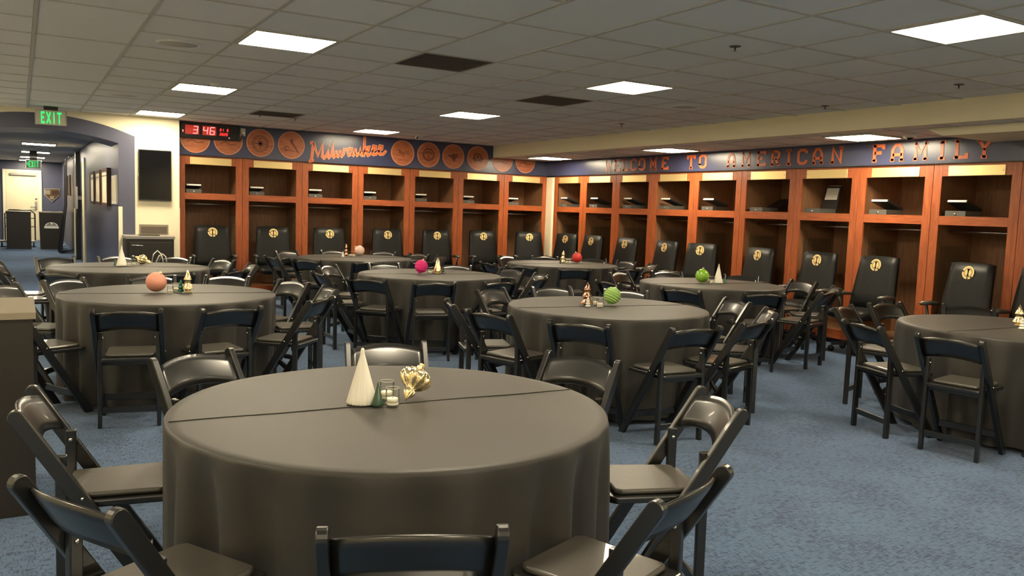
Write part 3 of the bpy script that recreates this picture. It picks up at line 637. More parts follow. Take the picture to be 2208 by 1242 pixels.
t = thing('trim_board', 'cream upright board leaning along the hallway wall', 'board', (HX1-.07, 9.0, 0)); B(-.02, .02, -.12, .12, 0, 1.16).build('plank', 'cream', t)
for k, yy in enumerate((12.5, 13.6, 14.7)):
    t = thing('wall_picture', f'small brown picture far down the hallway, {ORD[k]} past the curtain', 'picture', (HX1, yy, 1.45), 0, 'far hallway pictures'); B(-.03, 0, -.3, .3, 0, .55).build('frame', 'darkwood', t); B(-.034, -.0301, -.25, .25, .05, .5).build('picture', 'plaque', t)

# ================================================================== FOREGROUND BIN CABINET
c0 = PZ(85.5, 1108, 0); c1 = PZ(90, 640, .93)
bin_unit('large black bin cabinet with taupe top and slot at the left edge', c0.x-.62, c0.x-.012, c0.y, c0.y+.62, .93, slot=True)

# ================================================================== LOCKER BOXES AND LOCKER CHAIRS
def lock_box(parent_o, side, k, lid):
    wall = 'script wordmark wall' if side == 'b' else 'welcome lettering wall'
    if side == 'b': lab = f'grey lock box with tilted lid on the {ORD[k]} locker shelf from the television'
    else: lab = {5: 'flat grey lock box with lid folded back on the sixth locker shelf from the corner', 6: 'grey lock box, lid upright with paper label, seventh locker shelf from the corner'}.get(k, f'grey lock box with raised lid on the {ORD[k]} locker shelf from the corner')
    Mw = parent_o.matrix_world if False else Matrix.Translation(parent_o.location) @ Matrix.Rotation(parent_o.rotation_euler.z, 4, 'Z')
    loc = Mw @ Vector((INS+.02+(.0 if side == 'b' else .02), .04, 1.536))
    t = thing('lock_box', lab, 'lock box', loc, parent_o.rotation_euler.z, 'lock boxes on the locker shelves')
    w_, d_, h_ = .22, .30, .075
    MB().box(0, w_, 0, d_, 0, .01).box(0, w_, 0, .008, .01, h_).box(0, w_, d_-.008, d_, .01, h_).box(0, .008, .008, d_-.008, .01, h_).box(w_-.008, w_, .008, d_-.008, .01, h_).build('tray', 'boxgrey', t)
    ldm = B(0, w_, -d_, 0, 0, .028).build('lid', 'boxdark', t, .004); ldm.location = (0, d_, h_+.001); ldm.rotation_euler = (-R({'a': 9 if side == 'b' else 17, 'b': 155, 'c': 105}[lid]), 0, 0)
    B(.01, w_-.01, -d_-.003, -d_, .003, .025).build('lit_lid_edge', 'paper', ldm)  # pale strip paints the light caught by the lid's front edge
    if lid == 'c': B(.02, w_-.02, -d_+.03, -.12, -.003, 0).build('label', 'paper', ldm)
    MB().tube([(w_*.5, -.004, h_*.55), (w_*.5, .0, h_*.55)], .012, 10).build('lock', 'steel', t)
for k, o in enumerate(back_lockers): lock_box(o, 'b', k, 'a')
for k, o in enumerate(right_lockers[:9]): lock_box(o, 'r', k, {5: 'b', 6: 'c'}.get(k, 'a'))

def make_club_chair():
    t = thing('club_chair', 'x', 'chair')              # faces -y, origin on the floor below the seat centre
    def slab(w0, w1, z0, z1, y0, y1, th, nz=6, nx=8):   # padded back, rounded edges
        g = MB(); vs = []; rows = []
        for side in (0, 1):
            for i in range(nz+1):
                f = i/nz; z = z0+(z1-z0)*f; y = y0+(y1-y0)*f; w_ = w0+(w1-w0)*f
                for j in range(nx+1):
                    u = -1+2*j/nx; ed = (1-abs(u)**6)*(1-abs(2*f-1)**10); tt = th*(.25+.25*ed)*(1 if side else -1)
                    vs.append((u*w_/2, y+tt, z-.012*(abs(u)**4)*(f > .8)))
        m_ = (nz+1)*(nx+1); fs = []
        for i in range(nz):
            for j in range(nx):
                a = i*(nx+1)+j; fs += [(a, a+1, a+nx+2, a+nx+1), (m_+a, m_+a+nx+1, m_+a+nx+2, m_+a+1)]
        for i in range(nz):
            a = i*(nx+1); fs.append((a, a+nx+1, m_+a+nx+1, m_+a)); a = i*(nx+1)+nx; fs.append((a, m_+a, m_+a+nx+1, a+nx+1))
        for j in range(nx):
            fs.append((j, m_+j, m_+j+1, j+1)); a = nz*(nx+1)+j; fs.append((a, a+1, m_+a+1, m_+a))
        return g.add(vs, fs, 0, True)
    bk = slab(.57, .47, .46, 1.085, .20, .30, .10).build('backrest', 'leather', t)
    slab(.52, .54, 0, .5, 0, 0, .12).xf(Matrix.Translation((0, .22, .44)) @ Matrix.Rotation(pi/2, 4, 'X')).build('seat', 'leather', t)
    for s in (-1, 1):
        am = MB().tube([(s*.29, .20, .635), (s*.29, .08, .645), (s*.29, -.06, .64)], [.02, .026, .02], 10).build('armrest', 'vinyl', t)
        MB().tube([(s*.29, .02, .63), (s*.29, .05, .5), (s*.25, .05, .40)], .016, 8).build('arm_post', 'black', am)
    MB().tube([(0, 0, .10), (0, 0, .40)], .03, 12).build('column', 'black', t)
    base = MB(); 
    for k in range(5): a = k*2*pi/5+.3; base.bar((0, 0, .115), (.27*cos(a), .27*sin(a), .085), .04, .03, (-sin(a), cos(a), 0))
    bo = base.build('base', 'black', t)
    for k in range(5): a = k*2*pi/5+.3; MB().tube([(.27*cos(a)-.02*sin(a), .27*sin(a)+.02*cos(a), .035), (.27*cos(a)+.02*sin(a), .27*sin(a)-.02*cos(a), .035)], .035, 10).build('caster', 'black', bo)
    # gold baseball emblem on the upper back, lying on its slope
    sl = atan2(.10, .625); em = MB(); fn = lambda u, v, d: (u, -d, v)
    ribbon(em, arc(0, 0, .068, .068, -40, 160, 20), .019, fn, 0, .003); ribbon(em, arc(0, 0, .068, .068, 175, 262, 10), .019, fn, 0, .003); ribbon(em, arc(0, 0, .068, .068, 276, 305, 4), .019, fn, 0, .003)
    ribbon(em, arc(0, 0, .050, .050, 0, 360, 24), .005, fn, 0, .003)
    for s in (-1, 1):
        ou = [(s*.042*cos(R(a)), .042*sin(R(a))) for a in range(-62, 63, 12)]; inn = [(s*(.0197-.0115*cos(R(a*90/62))), .037*sin(R(a*90/62))) for a in range(62, -63, -12)]
        em.prism((ou+inn) if s > 0 else (ou+inn)[::-1], 'y', -.003, 0)
    o = em.build('emblem', 'brass', bk); o.location = (0, .284-.053, .985); o.rotation_euler = (-sl, 0, 0); o.scale = (.88, 1, .88); o['label'] = 'gold round baseball emblem'
    return t
cc = make_club_chair(); nfirst = True
BCH = [(417, 491, 488), (549, 619, 491), (672, 743, 490), (799, 861, 497), (907, 969, 497), (1009, 1065, 499), (1114, 1161, 503)]
for k, (l, r_, y) in enumerate(BCH):
    o = cc if nfirst else copy_tree(cc); nfirst = False
    P = PY((l+r_)/2+1, y, -.02); o.location = (P.x-(.08 if k == 6 else 0), -.32, 0); o.rotation_euler = (0, 0, R(random.uniform(-5, 3)-(12 if k == 6 else 0)))
    o['label'] = f'black leather club chair with gold emblem in front of the {ORD[k]} locker from the television'; o['group'] = 'club chairs before the back lockers'
RCH = [(1197, 1232, 492, 12), (1263, 1302, 507, 2), (1333, 1376, 512, 0), (1413, 1465, 518, -4), (1501, 1548, 511, 12), (1607, 1672, 532, -6), (1735, 1803, 541, -3), (1857, 1936, 557, -2), (2040, 2143, 567, -8), (2203, 2310, 585, -4)]
for k, (l, r_, y, rot) in enumerate(RCH):
    o = copy_tree(cc); P = PX((l+r_)/2, y, -.02); o.location = (-.32 if k else -.30, P.y-(.2 if k == 0 else 0), 0); o.rotation_euler = (0, 0, -pi/2+R(rot))
    o['label'] = f'black leather club chair with gold emblem in front of the {ORD[k]} locker from the corner'; o['group'] = 'club chairs before the right lockers'

# ================================================================== TABLES
TZ = .74; TR = .768
TC = {1: (-7.237, -10.209), 2: (-7.411, -6.229), 3: (-7.413, -3.596), 4: (-4.435, -2.071), 5: (-4.573, -4.796), 6: (-1.888, -3.377), 7: (-1.923, -6.324), 8: (-4.484, -7.845), 9: (-2.25, -9.72)}
TN = {1: 'nearest table', 2: 'pink glitter ball table', 3: 'table before the arch', 4: 'pale pink ornament table', 5: 'magenta ornament table', 6: 'red ball table', 7: 'glossy green ball table', 8: 'ridged lime ornament table', 9: 'table at the right edge'}
def cloth_mesh(seed, seam):
    rnd = random.Random(seed); n = 288; g = MB(); vs = []; fs = []; ph = [rnd.uniform(0, 6.28) for _ in range(4)]; nf = rnd.choice((19, 20, 21, 22, 23))
    def fold(a):
        f1 = cos(nf*a+ph[0]+.9*sin(3*a+ph[1])); return .75*math.copysign(abs(f1)**.7, f1)*(.75+.35*sin(4*a+ph[2]))+.25*cos((nf-8)*a+ph[2])+.3*cos(5*a+ph[3])
    prof = []
    for k in range(1, 12): prof.append((TR*.992*k/11.5, 0.0, 0.0))
    prof += [(TR-.006, -.001, .0), (TR, -.006, .0), (TR+.004, -.016, .05), (TR+.006, -.05, .22), (TR+.008, -.12, .5), (TR+.010, -.25, .8), (TR+.011, -.42, 1.0), (TR+.012, -.58, 1.12), (TR+.012, -.705, 1.2)]
    cs, sn = cos(seam), sin(seam)
    vs.append((0, 0, TZ))
    for (r_, dz, fk) in prof:
        for k in range(n):
            a = 2*pi*k/n; q = r_+fk*(.042*fold(a)-.026)
            x, y = q*cos(a), q*sin(a); up = 0
            if dz > -.02:
                up = .0012*sin(9*x+ph[1])*sin(7*y+ph[2])
            vs.append((x, y, TZ+dz+up))
    for k in range(n): fs.append((0, 1+k, 1+(k+1) % n))
    for i in range(len(prof)-1):
        for k in range(n): a = 1+i*n+k; b_ = 1+i*n+(k+1) % n; fs.append((a, a+n, b_+n, b_))
    g.add(vs, fs, 0, True); return g.mesh('tablecloth', 'cloth')
_q = PZ(1240, 845, TZ)-PZ(357, 908, TZ); SEAM = atan2(_q.y, _q.x)
def make_table():
    t = thing('round_table', 'x', 'table')
    MB().lathe([(.74, TZ-.03), (.756, TZ-.026), (.756, TZ-.006), (.74, TZ-.004)], 40).build('tabletop', 'taupe', t)
    for k in range(4): a = k*pi/2+.4; MB().tube([(.42*cos(a), .42*sin(a), 0), (.42*cos(a), .42*sin(a), TZ-.03)], .016, 8).build('leg', 'black', t)
    return t
tb = make_table()
for k, c in TC.items():
    o = tb if k == 1 else copy_tree(tb); o.location = (*c, 0); o['label'] = f'round folding table hidden under the black cloth of the {TN[k]}'; o['group'] = 'round banquet tables'
    cl = link('tablecloth', cloth_mesh(k*11, SEAM+.05*math.sin(k*2.3))); cl.location = (*c, 0)
    a_ = SEAM+.05*math.sin(k*2.3); off = .02*math.sin(k*1.7); sm = MB(); nn = 24
    for q in range(nn):
        u0, u1 = -.755+1.51*q/nn, -.755+1.51*(q+1)/nn; sm.box(u0, u1, off-.0025+.003*sin(q*.9), off+.0025+.003*sin(q*.9), TZ-.0005, TZ+.0034)
    sm.xf(Matrix.Rotation(a_, 4, 'Z')).build('seam', 'cloth', cl)
    tag(cl, f'black floor length cloth draped over the {TN[k]}', 'tablecloth', 'black round tablecloths')

# ================================================================== FOLDING CHAIRS
ZT = .775
def make_chair():
    t = thing('folding_chair', 'x', 'chair'); fx, tx, rx = .215, -.255, -.135      # front foot, back top, rear foot
    px = lambda z: fx+(tx-fx)*z/ZT
    lean = atan2(fx-tx, ZT)
    for s in (-1, 1):
        y = s*.1925; g = MB(); pts = []; n = 8; hw = .0235
        # long post: from the front foot over the seat up to the rounded top
        c, d = cos(lean), sin(lean)
        top = (tx, ZT-.024)
        out = [(fx-hw/c, 0), (fx+hw/c, 0)]+[(top[0]+hw*cos(a), top[1]+hw*sin(a)) for a in [-lean*0+(pi*k/8)-(lean-.0) + lean*2*0 for k in range(9)]]
        out = [(fx-hw/c, 0), (fx+hw/c, 0)]+[(top[0]+hw*cos(lean+pi*k/8), top[1]+hw*sin(lean+pi*k/8)) for k in range(9)]
        g.prism(out, 'y', y-.0135, y+.0135); g.build('leg', 'resin', t, .0035, 2)
        g = MB(); yt, yb_ = s*.166, s*.172
        g.bar((px(.585)+.006, yt, .61), (rx, yb_, 0), .024, .036); lg = g.build('leg', 'resin', t, .004, 2)
        MB().lathe([(.001, -.0005), (.007, -.0005), (.006, .004), (.001, .005)], 10).xf(Matrix.Translation((px(.575), yt-s*.0125, .575)) @ Matrix.Rotation(R(-90*-s), 4, 'X')).build('rivet', 'chrome', lg)
        MB().lathe([(.001, -.0005), (.006, -.0005), (.005, .004), (.001, .005)], 10).xf(Matrix.Translation((px(.47), y+s*.0135, .47)) @ Matrix.Rotation(R(-90*s), 4, 'X')).build('rivet', 'chrome', t)
    # back rest: curved board, arched top and bottom edge, standing in the plane of the posts
    g = MB(); vs = []; nx, nz = 14, 4; ax = Vector((-sin(lean), 0, cos(lean))); nr = Vector((cos(lean), 0, sin(lean)))
    base_p = Vector((tx, 0, ZT))
    for side in (0, 1):
        for i in range(nz+1):
            for j in range(nx+1):
                u = -1+2*j/nx; h0 = -.190+.048*(1-u*u); h1 = -.046+.046*(1-u*u); h = h0+(h1-h0)*i/nz
                edge = .0075 if 0 < i < nz else .004
                vs.append(base_p+ax*h+nr*(-.027*(1-u*u)+(edge if side else -edge))+Vector((0, u*.181, 0)))
    m_ = (nz+1)*(nx+1); fs = []
    for i in range(nz):
        for j in range(nx): a = i*(nx+1)+j; fs += [(a, a+nx+1, a+nx+2, a+1), (m_+a, m_+a+1, m_+a+nx+2, m_+a+nx+1)]
    for j in range(nx): a = nz*(nx+1)+j; fs += [(j, j+1, m_+j+1, m_+j), (a, m_+a, m_+a+1, a+1)]
    for i in range(nz): a = i*(nx+1); b_ = a+nx; fs += [(a, m_+a, m_+a+nx+1, a+nx+1), (b_, b_+nx+1, m_+b_+nx+1, m_+b_)]
    g.add(vs, fs, 0, True); g.build('backrest', 'resin', t)
    # seat frame, pad, rails
    st = MB().prism([(-.165, -.150), (-.150, -.162), (.19, -.175), (.215, -.155), (.215, .155), (.19, .175), (-.150, .162), (-.165, .150)], 'z', .422, .448).build('seat_frame', 'resin', t, .006, 2)
    o = MB().prism([(-.125, -.130), (-.11, -.142), (.165, -.152), (.19, -.135), (.19, .135), (.165, .152), (-.11, .142), (-.125, .130)], 'z', .4485, .468).build('seat', 'vinyl', t, .008, 3)
    B(rx*.80-.011, rx*.80+.011, -.158, .158, .395, .425).build('rear_rail', 'resin', t, .003, 1)
    zz = .115; xr = rx+(px(.585)+.006-rx)*zz/.61
    B(xr-.009, xr+.009, -.160, .160, zz-.02, zz+.02).build('stretcher', 'resin', t, .003, 1)
    zz = .14; B(px(zz)-.009, px(zz)+.009, -.179, .179, zz-.022, zz+.022).build('stretcher', 'resin', t, .003, 1)
    return t
chair0 = make_chair(); used = [False]
def place_chair(tx_, ty_, face, label, group):
    o = chair0 if not used[0] else copy_tree(chair0); used[0] = True
    o.location = (tx_+.255*cos(face), ty_+.255*sin(face), 0); o.rotation_euler = (0, 0, face)
    o['label'] = label; o['group'] = group; return o
CHP = [(1,(698,1126),(1079,1121)),(1,(39,993),(241,1058)),(1,(54,864),(52,922)),(1,(333,775),(503,752)),(1,(749,739),(916,737)),(1,(1181,754),(1337,777)),(1,(1509,832),(1595,880)),(1,(1427,1046),(1563,979)),
(2,(203,665),(351,664)),(2,(436.5,662),(560,656)),(2,(669,645.5),(718,635)),(2,(609.6,603),(672,611)),(2,(696.5,615.6),(723.7,628.7)),(2,(435.5,591.4),(531.7,594)),(2,(285,592.5),(387,592.5)),(2,(91.8,603),(181,596)),
(3,(455.4,556),(507,561)),(3,(489,582),(530.4,578)),(3,(539.7,565),(552,572)),(3,(347.6,551),(415,554)),(3,(209,552),(289,551)),(3,(77.7,553),(158,553)),(3,(80,582),(169.6,586.5)),(3,(328,588),(417,586.5)),
(4,(628.6,556.4),(691,562)),(4,(597,540),(637,540)),(4,(576,542),(593,553)),(4,(691.4,538.5),(742,538)),(4,(822.8,541),(877,544)),(4,(759.6,561),(829.7,562)),(4,(923.7,547),(957,553)),(4,(891,561),(935,560)),
(5,(673,582),(701,589)),(5,(686.7,573),(723.7,569)),(5,(796,566),(857.4,565.6)),(5,(751,596.6),(831,601.5)),(5,(891.6,606.4),(981.7,607.4)),(5,(957,571),(1006,571)),(5,(1083,577),(1128,581)),(5,(1155,586),(1182,592.5)),(5,(1147,600),(1181,597)),(5,(1046,607),(1113,604.7)),
(6,(1039,561),(1072,565.6)),(6,(1073.8,553),(1110.7,552)),(6,(1149,551),(1201,553)),(6,(1273,554.8),(1325.5,556)),(6,(1082,576.5),(1153.5,575)),(6,(1206,580),(1274.5,582)),(6,(1329,579),(1378,581)),(6,(1382,563),(1426,571)),
(7,(1315,587),(1354,584.5)),(7,(1289,602),(1335,609)),(7,(1405.8,583),(1470,584.5)),(7,(1564,595),(1632,595)),(7,(1421,618.7),(1512.7,627)),(7,(1605,631.5),(1689,633.4)),(7,(1708,601.5),(1760,607)),(7,(1769.6,631.5),(1809,626.7)),(7,(1797.6,613),(1813,622)),
(8,(1182.5,688),(1316,699.4)),(8,(1454.7,707.5),(1552,703)),(8,(1604,694),(1664,685.6)),(8,(1650.7,659.5),(1674,674)),(8,(1563.8,638),(1616,649)),(8,(1303,621),(1397,625)),(8,(1146,616.6),(1229.6,616)),(8,(1027.4,623.7),(1087,618)),(8,(963,637),(980.6,650)),(8,(1003,661),(1098,675)),
(9,(1803,664),(1835,657.6)),(9,(1817,683.7),(1901.5,701.7)),(9,(1978,716),(2121,735)),(9,(1871,652),(1946,650)),(9,(2033,647),(2144,661))]
spots = {k: [] for k in TC}
for k, a, b_ in CHP:
    A, Bq = PZ(*a, ZT), PZ(*b_, ZT); m_ = (A+Bq)/2; c = Vector((*TC[k], ZT)); d = m_-c
    rad = max(1.235, min(1.31, math.hypot(d.x, d.y))); ph0 = atan2(d.y, d.x); pxm = (a[0]+b_[0])/2
    best = min((abs(topix((c.x+rad*cos(ph0+q*.01), c.y+rad*sin(ph0+q*.01), ZT))[0]-pxm)+abs(q)*.06, q) for q in range(-45, 46))[1]
    ph = ph0+best*.01
    nx_, ny_ = -(Bq-A).y, (Bq-A).x
    if nx_*-d.x+ny_*-d.y < 0: nx_, ny_ = -nx_, -ny_
    dev = (atan2(ny_, nx_)-(ph+pi)+pi) % (2*pi)-pi
    sp_ok = .33 < (Bq-A).length < .46
    dev = max(-R(14), min(R(14), dev if sp_ok else dev*.2))
    spots[k].append((ph, rad, ph+pi+dev))
for k, ph in ((2, 152), (2, -152), (3, -166), (3, 165), (4, -4), (4, 20), (6, 8), (7, -170), (7, 168), (9, -130), (9, -95), (9, -20), (9, 14)):
    ph = R(ph)
    if min(abs((s[0]-ph+pi) % (2*pi)-pi) for s in spots[k]) > R(17): spots[k].append((ph, 1.25, ph+pi))
for k in spots:                                       # keep neighbours round a table from touching
    S = sorted(spots[k], key=lambda s: s[0] % (2*pi)); n = len(S); ph = [s[0] % (2*pi) for s in S]; MIN = R(29)
    for _ in range(60):
        for i in range(n):
            j = (i+1) % n; gap = (ph[j]-ph[i]) % (2*pi)
            if gap < MIN: e = (MIN-gap)/2; ph[i] -= e; ph[j] += e
    spots[k] = [(p, s[1], s[2]+(p-s[0] % (2*pi))) for p, s in zip(ph, S)]
for k, L_ in spots.items():
    c = TC[k]; vd = Vector((c[0]-CAM.x, c[1]-CAM.y)).normalized()
    near, far = [], []
    for s in L_:
        x, y = c[0]+s[1]*cos(s[0]), c[1]+s[1]*sin(s[0]); P = (x, y, ZT)
        dep = (x-c[0])*vd.x+(y-c[1])*vd.y
        pxx = (x-c[0])*vd.y-(y-c[1])*vd.x
        (near if dep < 0 else far).append((pxx, x, y, s[2]))
    for lst, nm in ((near, 'near'), (far, 'far')):
        lst.sort()
        for i, (pxx, x, y, fc) in enumerate(lst):
            pos = f'{ORD[i]} from left' if len(lst) > 1 else 'only one'
            place_chair(x, y, fc, f'black folding chair, {nm} side of the {TN[k]}, {pos}', f'folding chairs round the {TN[k]}')

# ================================================================== CENTREPIECES
TT = TZ+.0065
def cone_tree(label, px_, py_, ptop, m_, wr=.27, ribs=0, tiers=0, cap=None, base=None, group=None):
    P = PZ(px_, py_, TT); h_ = height_to(P, ptop); t = thing('tabletop_tree', label, 'ornament', P, 0, group or 'table top trees'); r0 = h_*wr
    if tiers:
        prof = [(r0*.42, 0), (r0*.45, h_*.02), (r0*.42, h_*.14)] if base else [(r0*.5, 0), (r0*.5, h_*.05)]
        z0 = prof[-1][1]
        for q in range(tiers):
            ra, rb_ = r0*(1-q/tiers*.62), r0*(1-(q+1)/tiers*.75)*.62; za, zb_ = z0+(h_*.93-z0)*q/tiers, z0+(h_*.93-z0)*(q+1)/tiers
            prof += [(ra, za+.001), (ra*1.0, za+h_*.03), ((ra+rb_)/2*.95, (za+zb_)/2), (rb_, zb_)]
        prof += [(r0*.06, h_*.95), (r0*.05, h_)]
    else:
        prof = [(r0*.97, 0), (r0, h_*.02)]+[(r0*(1-(f*.93)), h_*(.02+.94*f)) for f in [i/10 for i in range(1, 10)]]+[(r0*.12, h_*.95), (r0*.11, h_*.975), (r0*.07, h_*.993), (r0*.01, h_)]
    n = 60 if ribs else 24
    MB().lathe(prof, n, mod=(lambda a, f: 1+.05*cos(ribs*a)*(1-f*.8)) if ribs else None).build('body', m_, t)
    if base: MB().lathe([(r0*.55, 0), (r0*.58, .004), (r0*.5, .008)], 20).build('base', 'brass', t)
    if cap: MB().lathe([(r0*.09, h_), (r0*.1, h_+.006), (r0*.03, h_+.012)], 10).build('tip', cap, t)
    return t
def votive(label, px_, py_, ptop):
    P = PZ(px_, py_, TT); h_ = height_to(P, ptop); r0 = h_*.40; t = thing('votive_glass', label, 'candle holder', P, 0, 'clear votive glasses')
    MB().lathe([(r0*.9, 0), (r0*.94, h_*.04), (r0, h_*.985), (r0*.985, h_), (r0*.96, h_*.985)], 28, top=False).build('glass', 'glass', t)
    MB().tube([(r0*.985*cos(2*pi*q/24), r0*.985*sin(2*pi*q/24), h_) for q in range(25)], h_*.014, 6).build('rim', 'rimglint', t)
    MB().lathe([(r0*.86, h_*.02), (r0*.88, h_*.10), (r0*.8, h_*.13)], 24).build('thick_foot', 'wax', t)
    c = MB().lathe([(r0*.80, h_*.15), (r0*.80, h_*.40), (r0*.7, h_*.42), (r0*.1, h_*.40)], 18).build('candle', 'wax', t); MB().tube([(0, 0, h_*.40), (0, 0, h_*.47)], .0012, 5).build('wick', 'black', c)
def ball(label, px_, py_, rp, m_, capdir=(.3, 0, 1), ribs=0, tail=False, capm='gold', horiz=False, cat='ornament'):
    P0 = PZ(px_, py_+rp, TT); dist = (P0-CAM).dot(FWD); r0 = rp*dist/F; P0 = PZ(px_, py_+rp*.86, TT)
    t = thing('ball_ornament', label, cat, P0, 0, 'ball ornaments on the tables')
    n = 48; m1 = 25; prof = [(max(.002, r0*sin(pi*i/m1)), -r0*cos(pi*i/m1)) for i in range(1, m1)]
    mod = None
    if ribs:                                            # swirling ridges round the axis
        g = MB(); vs = []; fs = []; n = 56; m1 = 60
        for i in range(m1+1):
            th = pi*i/m1; w_ = 1+.06*sin(th)*cos(ribs*th)
            rr = r0*w_
            if tail and i < 6: rr = r0*(1+.25*(1-i/6)**2)
            for k in range(n): vs.append((max(.0015, rr*sin(th))*cos(2*pi*k/n), max(.0015, rr*sin(th))*sin(2*pi*k/n), -rr*cos(th)))
        for i in range(m1):
            for k in range(n): fs.append((i*n+k, i*n+(k+1) % n, (i+1)*n+(k+1) % n, (i+1)*n+k))
        fs += [tuple(range(n))[::-1], tuple(m1*n+k for k in range(n))]; g.add(vs, fs, 0, True)
    else: g = MB().lathe(prof, n)
    q = Vector((0, 0, 1)).rotation_difference(Vector(capdir).normalized()).to_matrix().to_4x4()
    X = Matrix.Translation((0, 0, r0*1.0)) @ q
    g.xf(X); lift = Matrix.Translation((0, 0, .0005-min(v[2] for v in g.v))); X = lift @ X; g.xf(lift).build('body', m_, t)
    MB().lathe([(r0*.16, r0*.98), (r0*.17, r0*1.12), (r0*.08, r0*1.14)], 14).xf(X).build('cap', capm, t)
    rb = MB(); rb.tube([(r0*.09*cos(a), 0, r0*1.2+r0*.09*sin(a)) for a in [2*pi*k/10 for k in range(11)]], r0*.02, 6); rb.xf(X).build('ring', 'brass', t)
    return t
def right_of(sx, up=0, toward=0):                      # direction built from screen right, up and towards the viewer
    f2 = Vector((FWD.x, FWD.y, 0)).normalized(); r2 = Vector((f2.y, -f2.x, 0)); return r2*sx+Vector((0, 0, up))-f2*toward
def baroque(label, px_, py_, length, direc, size):
    P0 = PZ(px_, py_, TT); t = thing('finial_ornament', label, 'ornament', P0, 0, 'gold finial ornaments')
    L_ = length; prof = [(.003, -.62), (.05, -.52), (.13, -.42), (.16, -.34), (.11, -.26), (.22, -.19), (.36, -.08), (.42, .04), (.40, .16), (.28, .27), (.14, .34), (.10, .38), (.12, .42), (.05, .46)]
    g = MB().lathe([(r_*size, z*L_) for r_, z in prof], 60, mod=lambda a, f: 1+.24*abs(cos(5*a+3*f))-.14)
    q = Vector((0, 0, 1)).rotation_difference(Vector(direc).normalized()).to_matrix().to_4x4(); g.xf(q); mz = min(v[2] for v in g.v); T = Matrix.Translation((0, 0, -mz+.0005)); g.xf(T)
    g.build('body', 'gold', t); MB().lathe([(.07*size, .46*L_), (.07*size, .52*L_), (.02*size, .53*L_)], 12).xf(T @ q).build('cap', 'brass', t)
G = 'centrepieces'
cone_tree('tall white ribbed cone tree on the nearest table', 780, 868, 750, 'white', .27, ribs=22)
cone_tree('small dark green cone tree on the nearest table', 814, 874, 824, 'green', .27)
votive('clear votive glass behind the front one on the nearest table', 834, 859, 821); votive('front clear votive glass on the nearest table', 846, 873, 836)
baroque('gold swirled finial ornament lying on the nearest table', 893, 858, .142, right_of(.30, .72, -.62), .135)
ball('pink glitter ball ornament with gold cap', 337, 610.6, 21.5, 'pink', right_of(.5, 1, 0))
votive('front clear votive glass beside the pink glitter ball', 367.5, 632, 616); votive('rear clear votive glass beside the pink glitter ball', 379, 628.5, 610.5)
cone_tree('tiny green mercury glass tree beside the pink glitter ball', 390, 630, 603, 'greenglass', .26, tiers=3); cone_tree('gold glass tree on a foot beside the pink glitter ball', 405, 630, 581, 'gold', .25, tiers=2, base=True)
cone_tree('white ribbed cone tree on the table before the arch', 262.4, 573, 530.5, 'white', .25, ribs=20); cone_tree('small green cone tree behind the white cone on the table before the arch', 249.5, 572.5, 556, 'green', .27)
votive('left clear votive glass on the table before the arch', 279, 573.5, 560); votive('right clear votive glass on the table before the arch', 288.5, 572, 559.5)
baroque('gold swirled finial ornament lying on the table before the arch', 309, 570, .17, right_of(-.95, .35, 0), .12)
cone_tree('tiny white cone tree beside the pale pink ornament', 739.5, 553.5, 541, 'white', .27); cone_tree('slim copper tree beside the pale pink ornament', 746.5, 551, 525, 'copper', .18, tiers=3)
votive('left clear votive glass beside the pale pink ornament', 755.5, 552, 542.5); votive('right clear votive glass beside the pale pink ornament', 762.5, 552.6, 543)
ball('pale pink pearly ball ornament on the table by the back lockers', 775, 541.7, 11, 'ivory', right_of(-1, .8, 0), capm='ivory')
ball('magenta ridged ornament with pointed tail', 908, 578.7, 14, 'magenta', right_of(.25, 1, -.25), ribs=26, tail=True)
votive('left clear votive glass beside the magenta ornament', 926.5, 589.5, 577); votive('right clear votive glass beside the magenta ornament', 934, 588.5, 576)
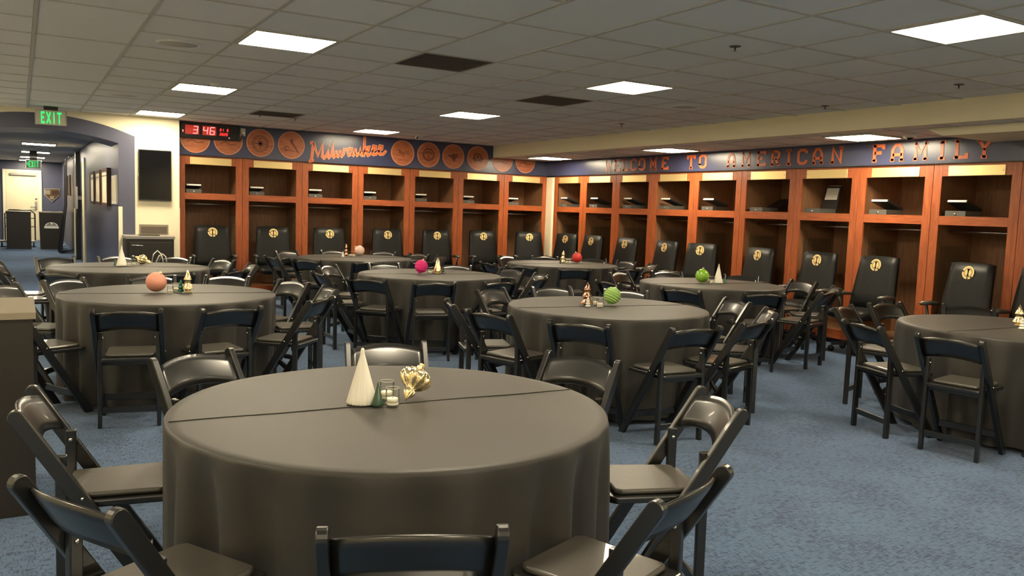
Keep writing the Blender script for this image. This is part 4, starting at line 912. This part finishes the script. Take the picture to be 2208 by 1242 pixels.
cone_tree('gold glass tree beside the magenta ornament', 943.5, 589.5, 555, 'gold', .29, base=True, tiers=1); cone_tree('tiny dark mercury tree beside the magenta ornament', 955.8, 589.8, 573, 'mercury', .27, tiers=3)
ball('red glitter ball ornament', 1243.8, 557, 10.9, 'red', right_of(-.3, 1, 0)); cone_tree('gold tree beside the red ball', 1214, 566.5, 540, 'gold', .26, tiers=3); cone_tree('tiny dark mercury tree in front of the gold tree by the red ball', 1208.5, 567.8, 556, 'mercury', .27, tiers=2)
votive('left clear votive glass beside the red ball', 1222.5, 567.6, 558); votive('right clear votive glass beside the red ball', 1229, 567.6, 558)
ball('glossy green ball ornament', 1513.5, 596.4, 14.8, 'greenball', right_of(.1, 1, 0)); cone_tree('white faceted cone tree beside the glossy green ball', 1548, 610.3, 569, 'white', .24, ribs=6)
votive('rear clear votive glass beside the glossy green ball', 1526.5, 608, 595); votive('front clear votive glass beside the glossy green ball', 1535, 610.8, 597); cone_tree('small teal glass tree beside the white faceted cone', 1562.8, 609, 595.5, 'teal', .25)
cone_tree('copper tiered tree on the ridged lime ornament table', 1265, 657.5, 607.5, 'copper', .28, tiers=3); cone_tree('small white tiered tree in front of the copper tree', 1267.5, 661.5, 639, 'white', .27, tiers=4)
votive('rear clear votive glass beside the ridged lime ornament', 1284, 656.5, 640.5); votive('front clear votive glass beside the ridged lime ornament', 1293.5, 661.5, 642)
ball('ridged lime green ornament with pointed tail and silver cap', 1319, 641.7, 18.5, 'lime', right_of(.35, .75, -.2), ribs=20, tail=True, capm='chrome')
cone_tree('gold glass tree at the right picture edge', 2196, 701.5, 657, 'gold', .30, tiers=2, base=True); cone_tree('white tiered tree at the right picture edge', 2203.5, 710, 684, 'white', .29, tiers=4)
tag(MB().tube([(0, 0, 0), (.02, 0, .09), (.06, 0, .13), (.1, 0, .09), (.12, 0, .0)], .006, 8).tube([(.05, .03, 0), (.08, .03, .07), (.12, .03, .09), (.15, .03, .06), (.16, .03, .0)], .006, 8).build('white_cable', 'paper', None), 'white cable loops on the table before the arch', 'cable').location = PZ(327, 565.5, TT)
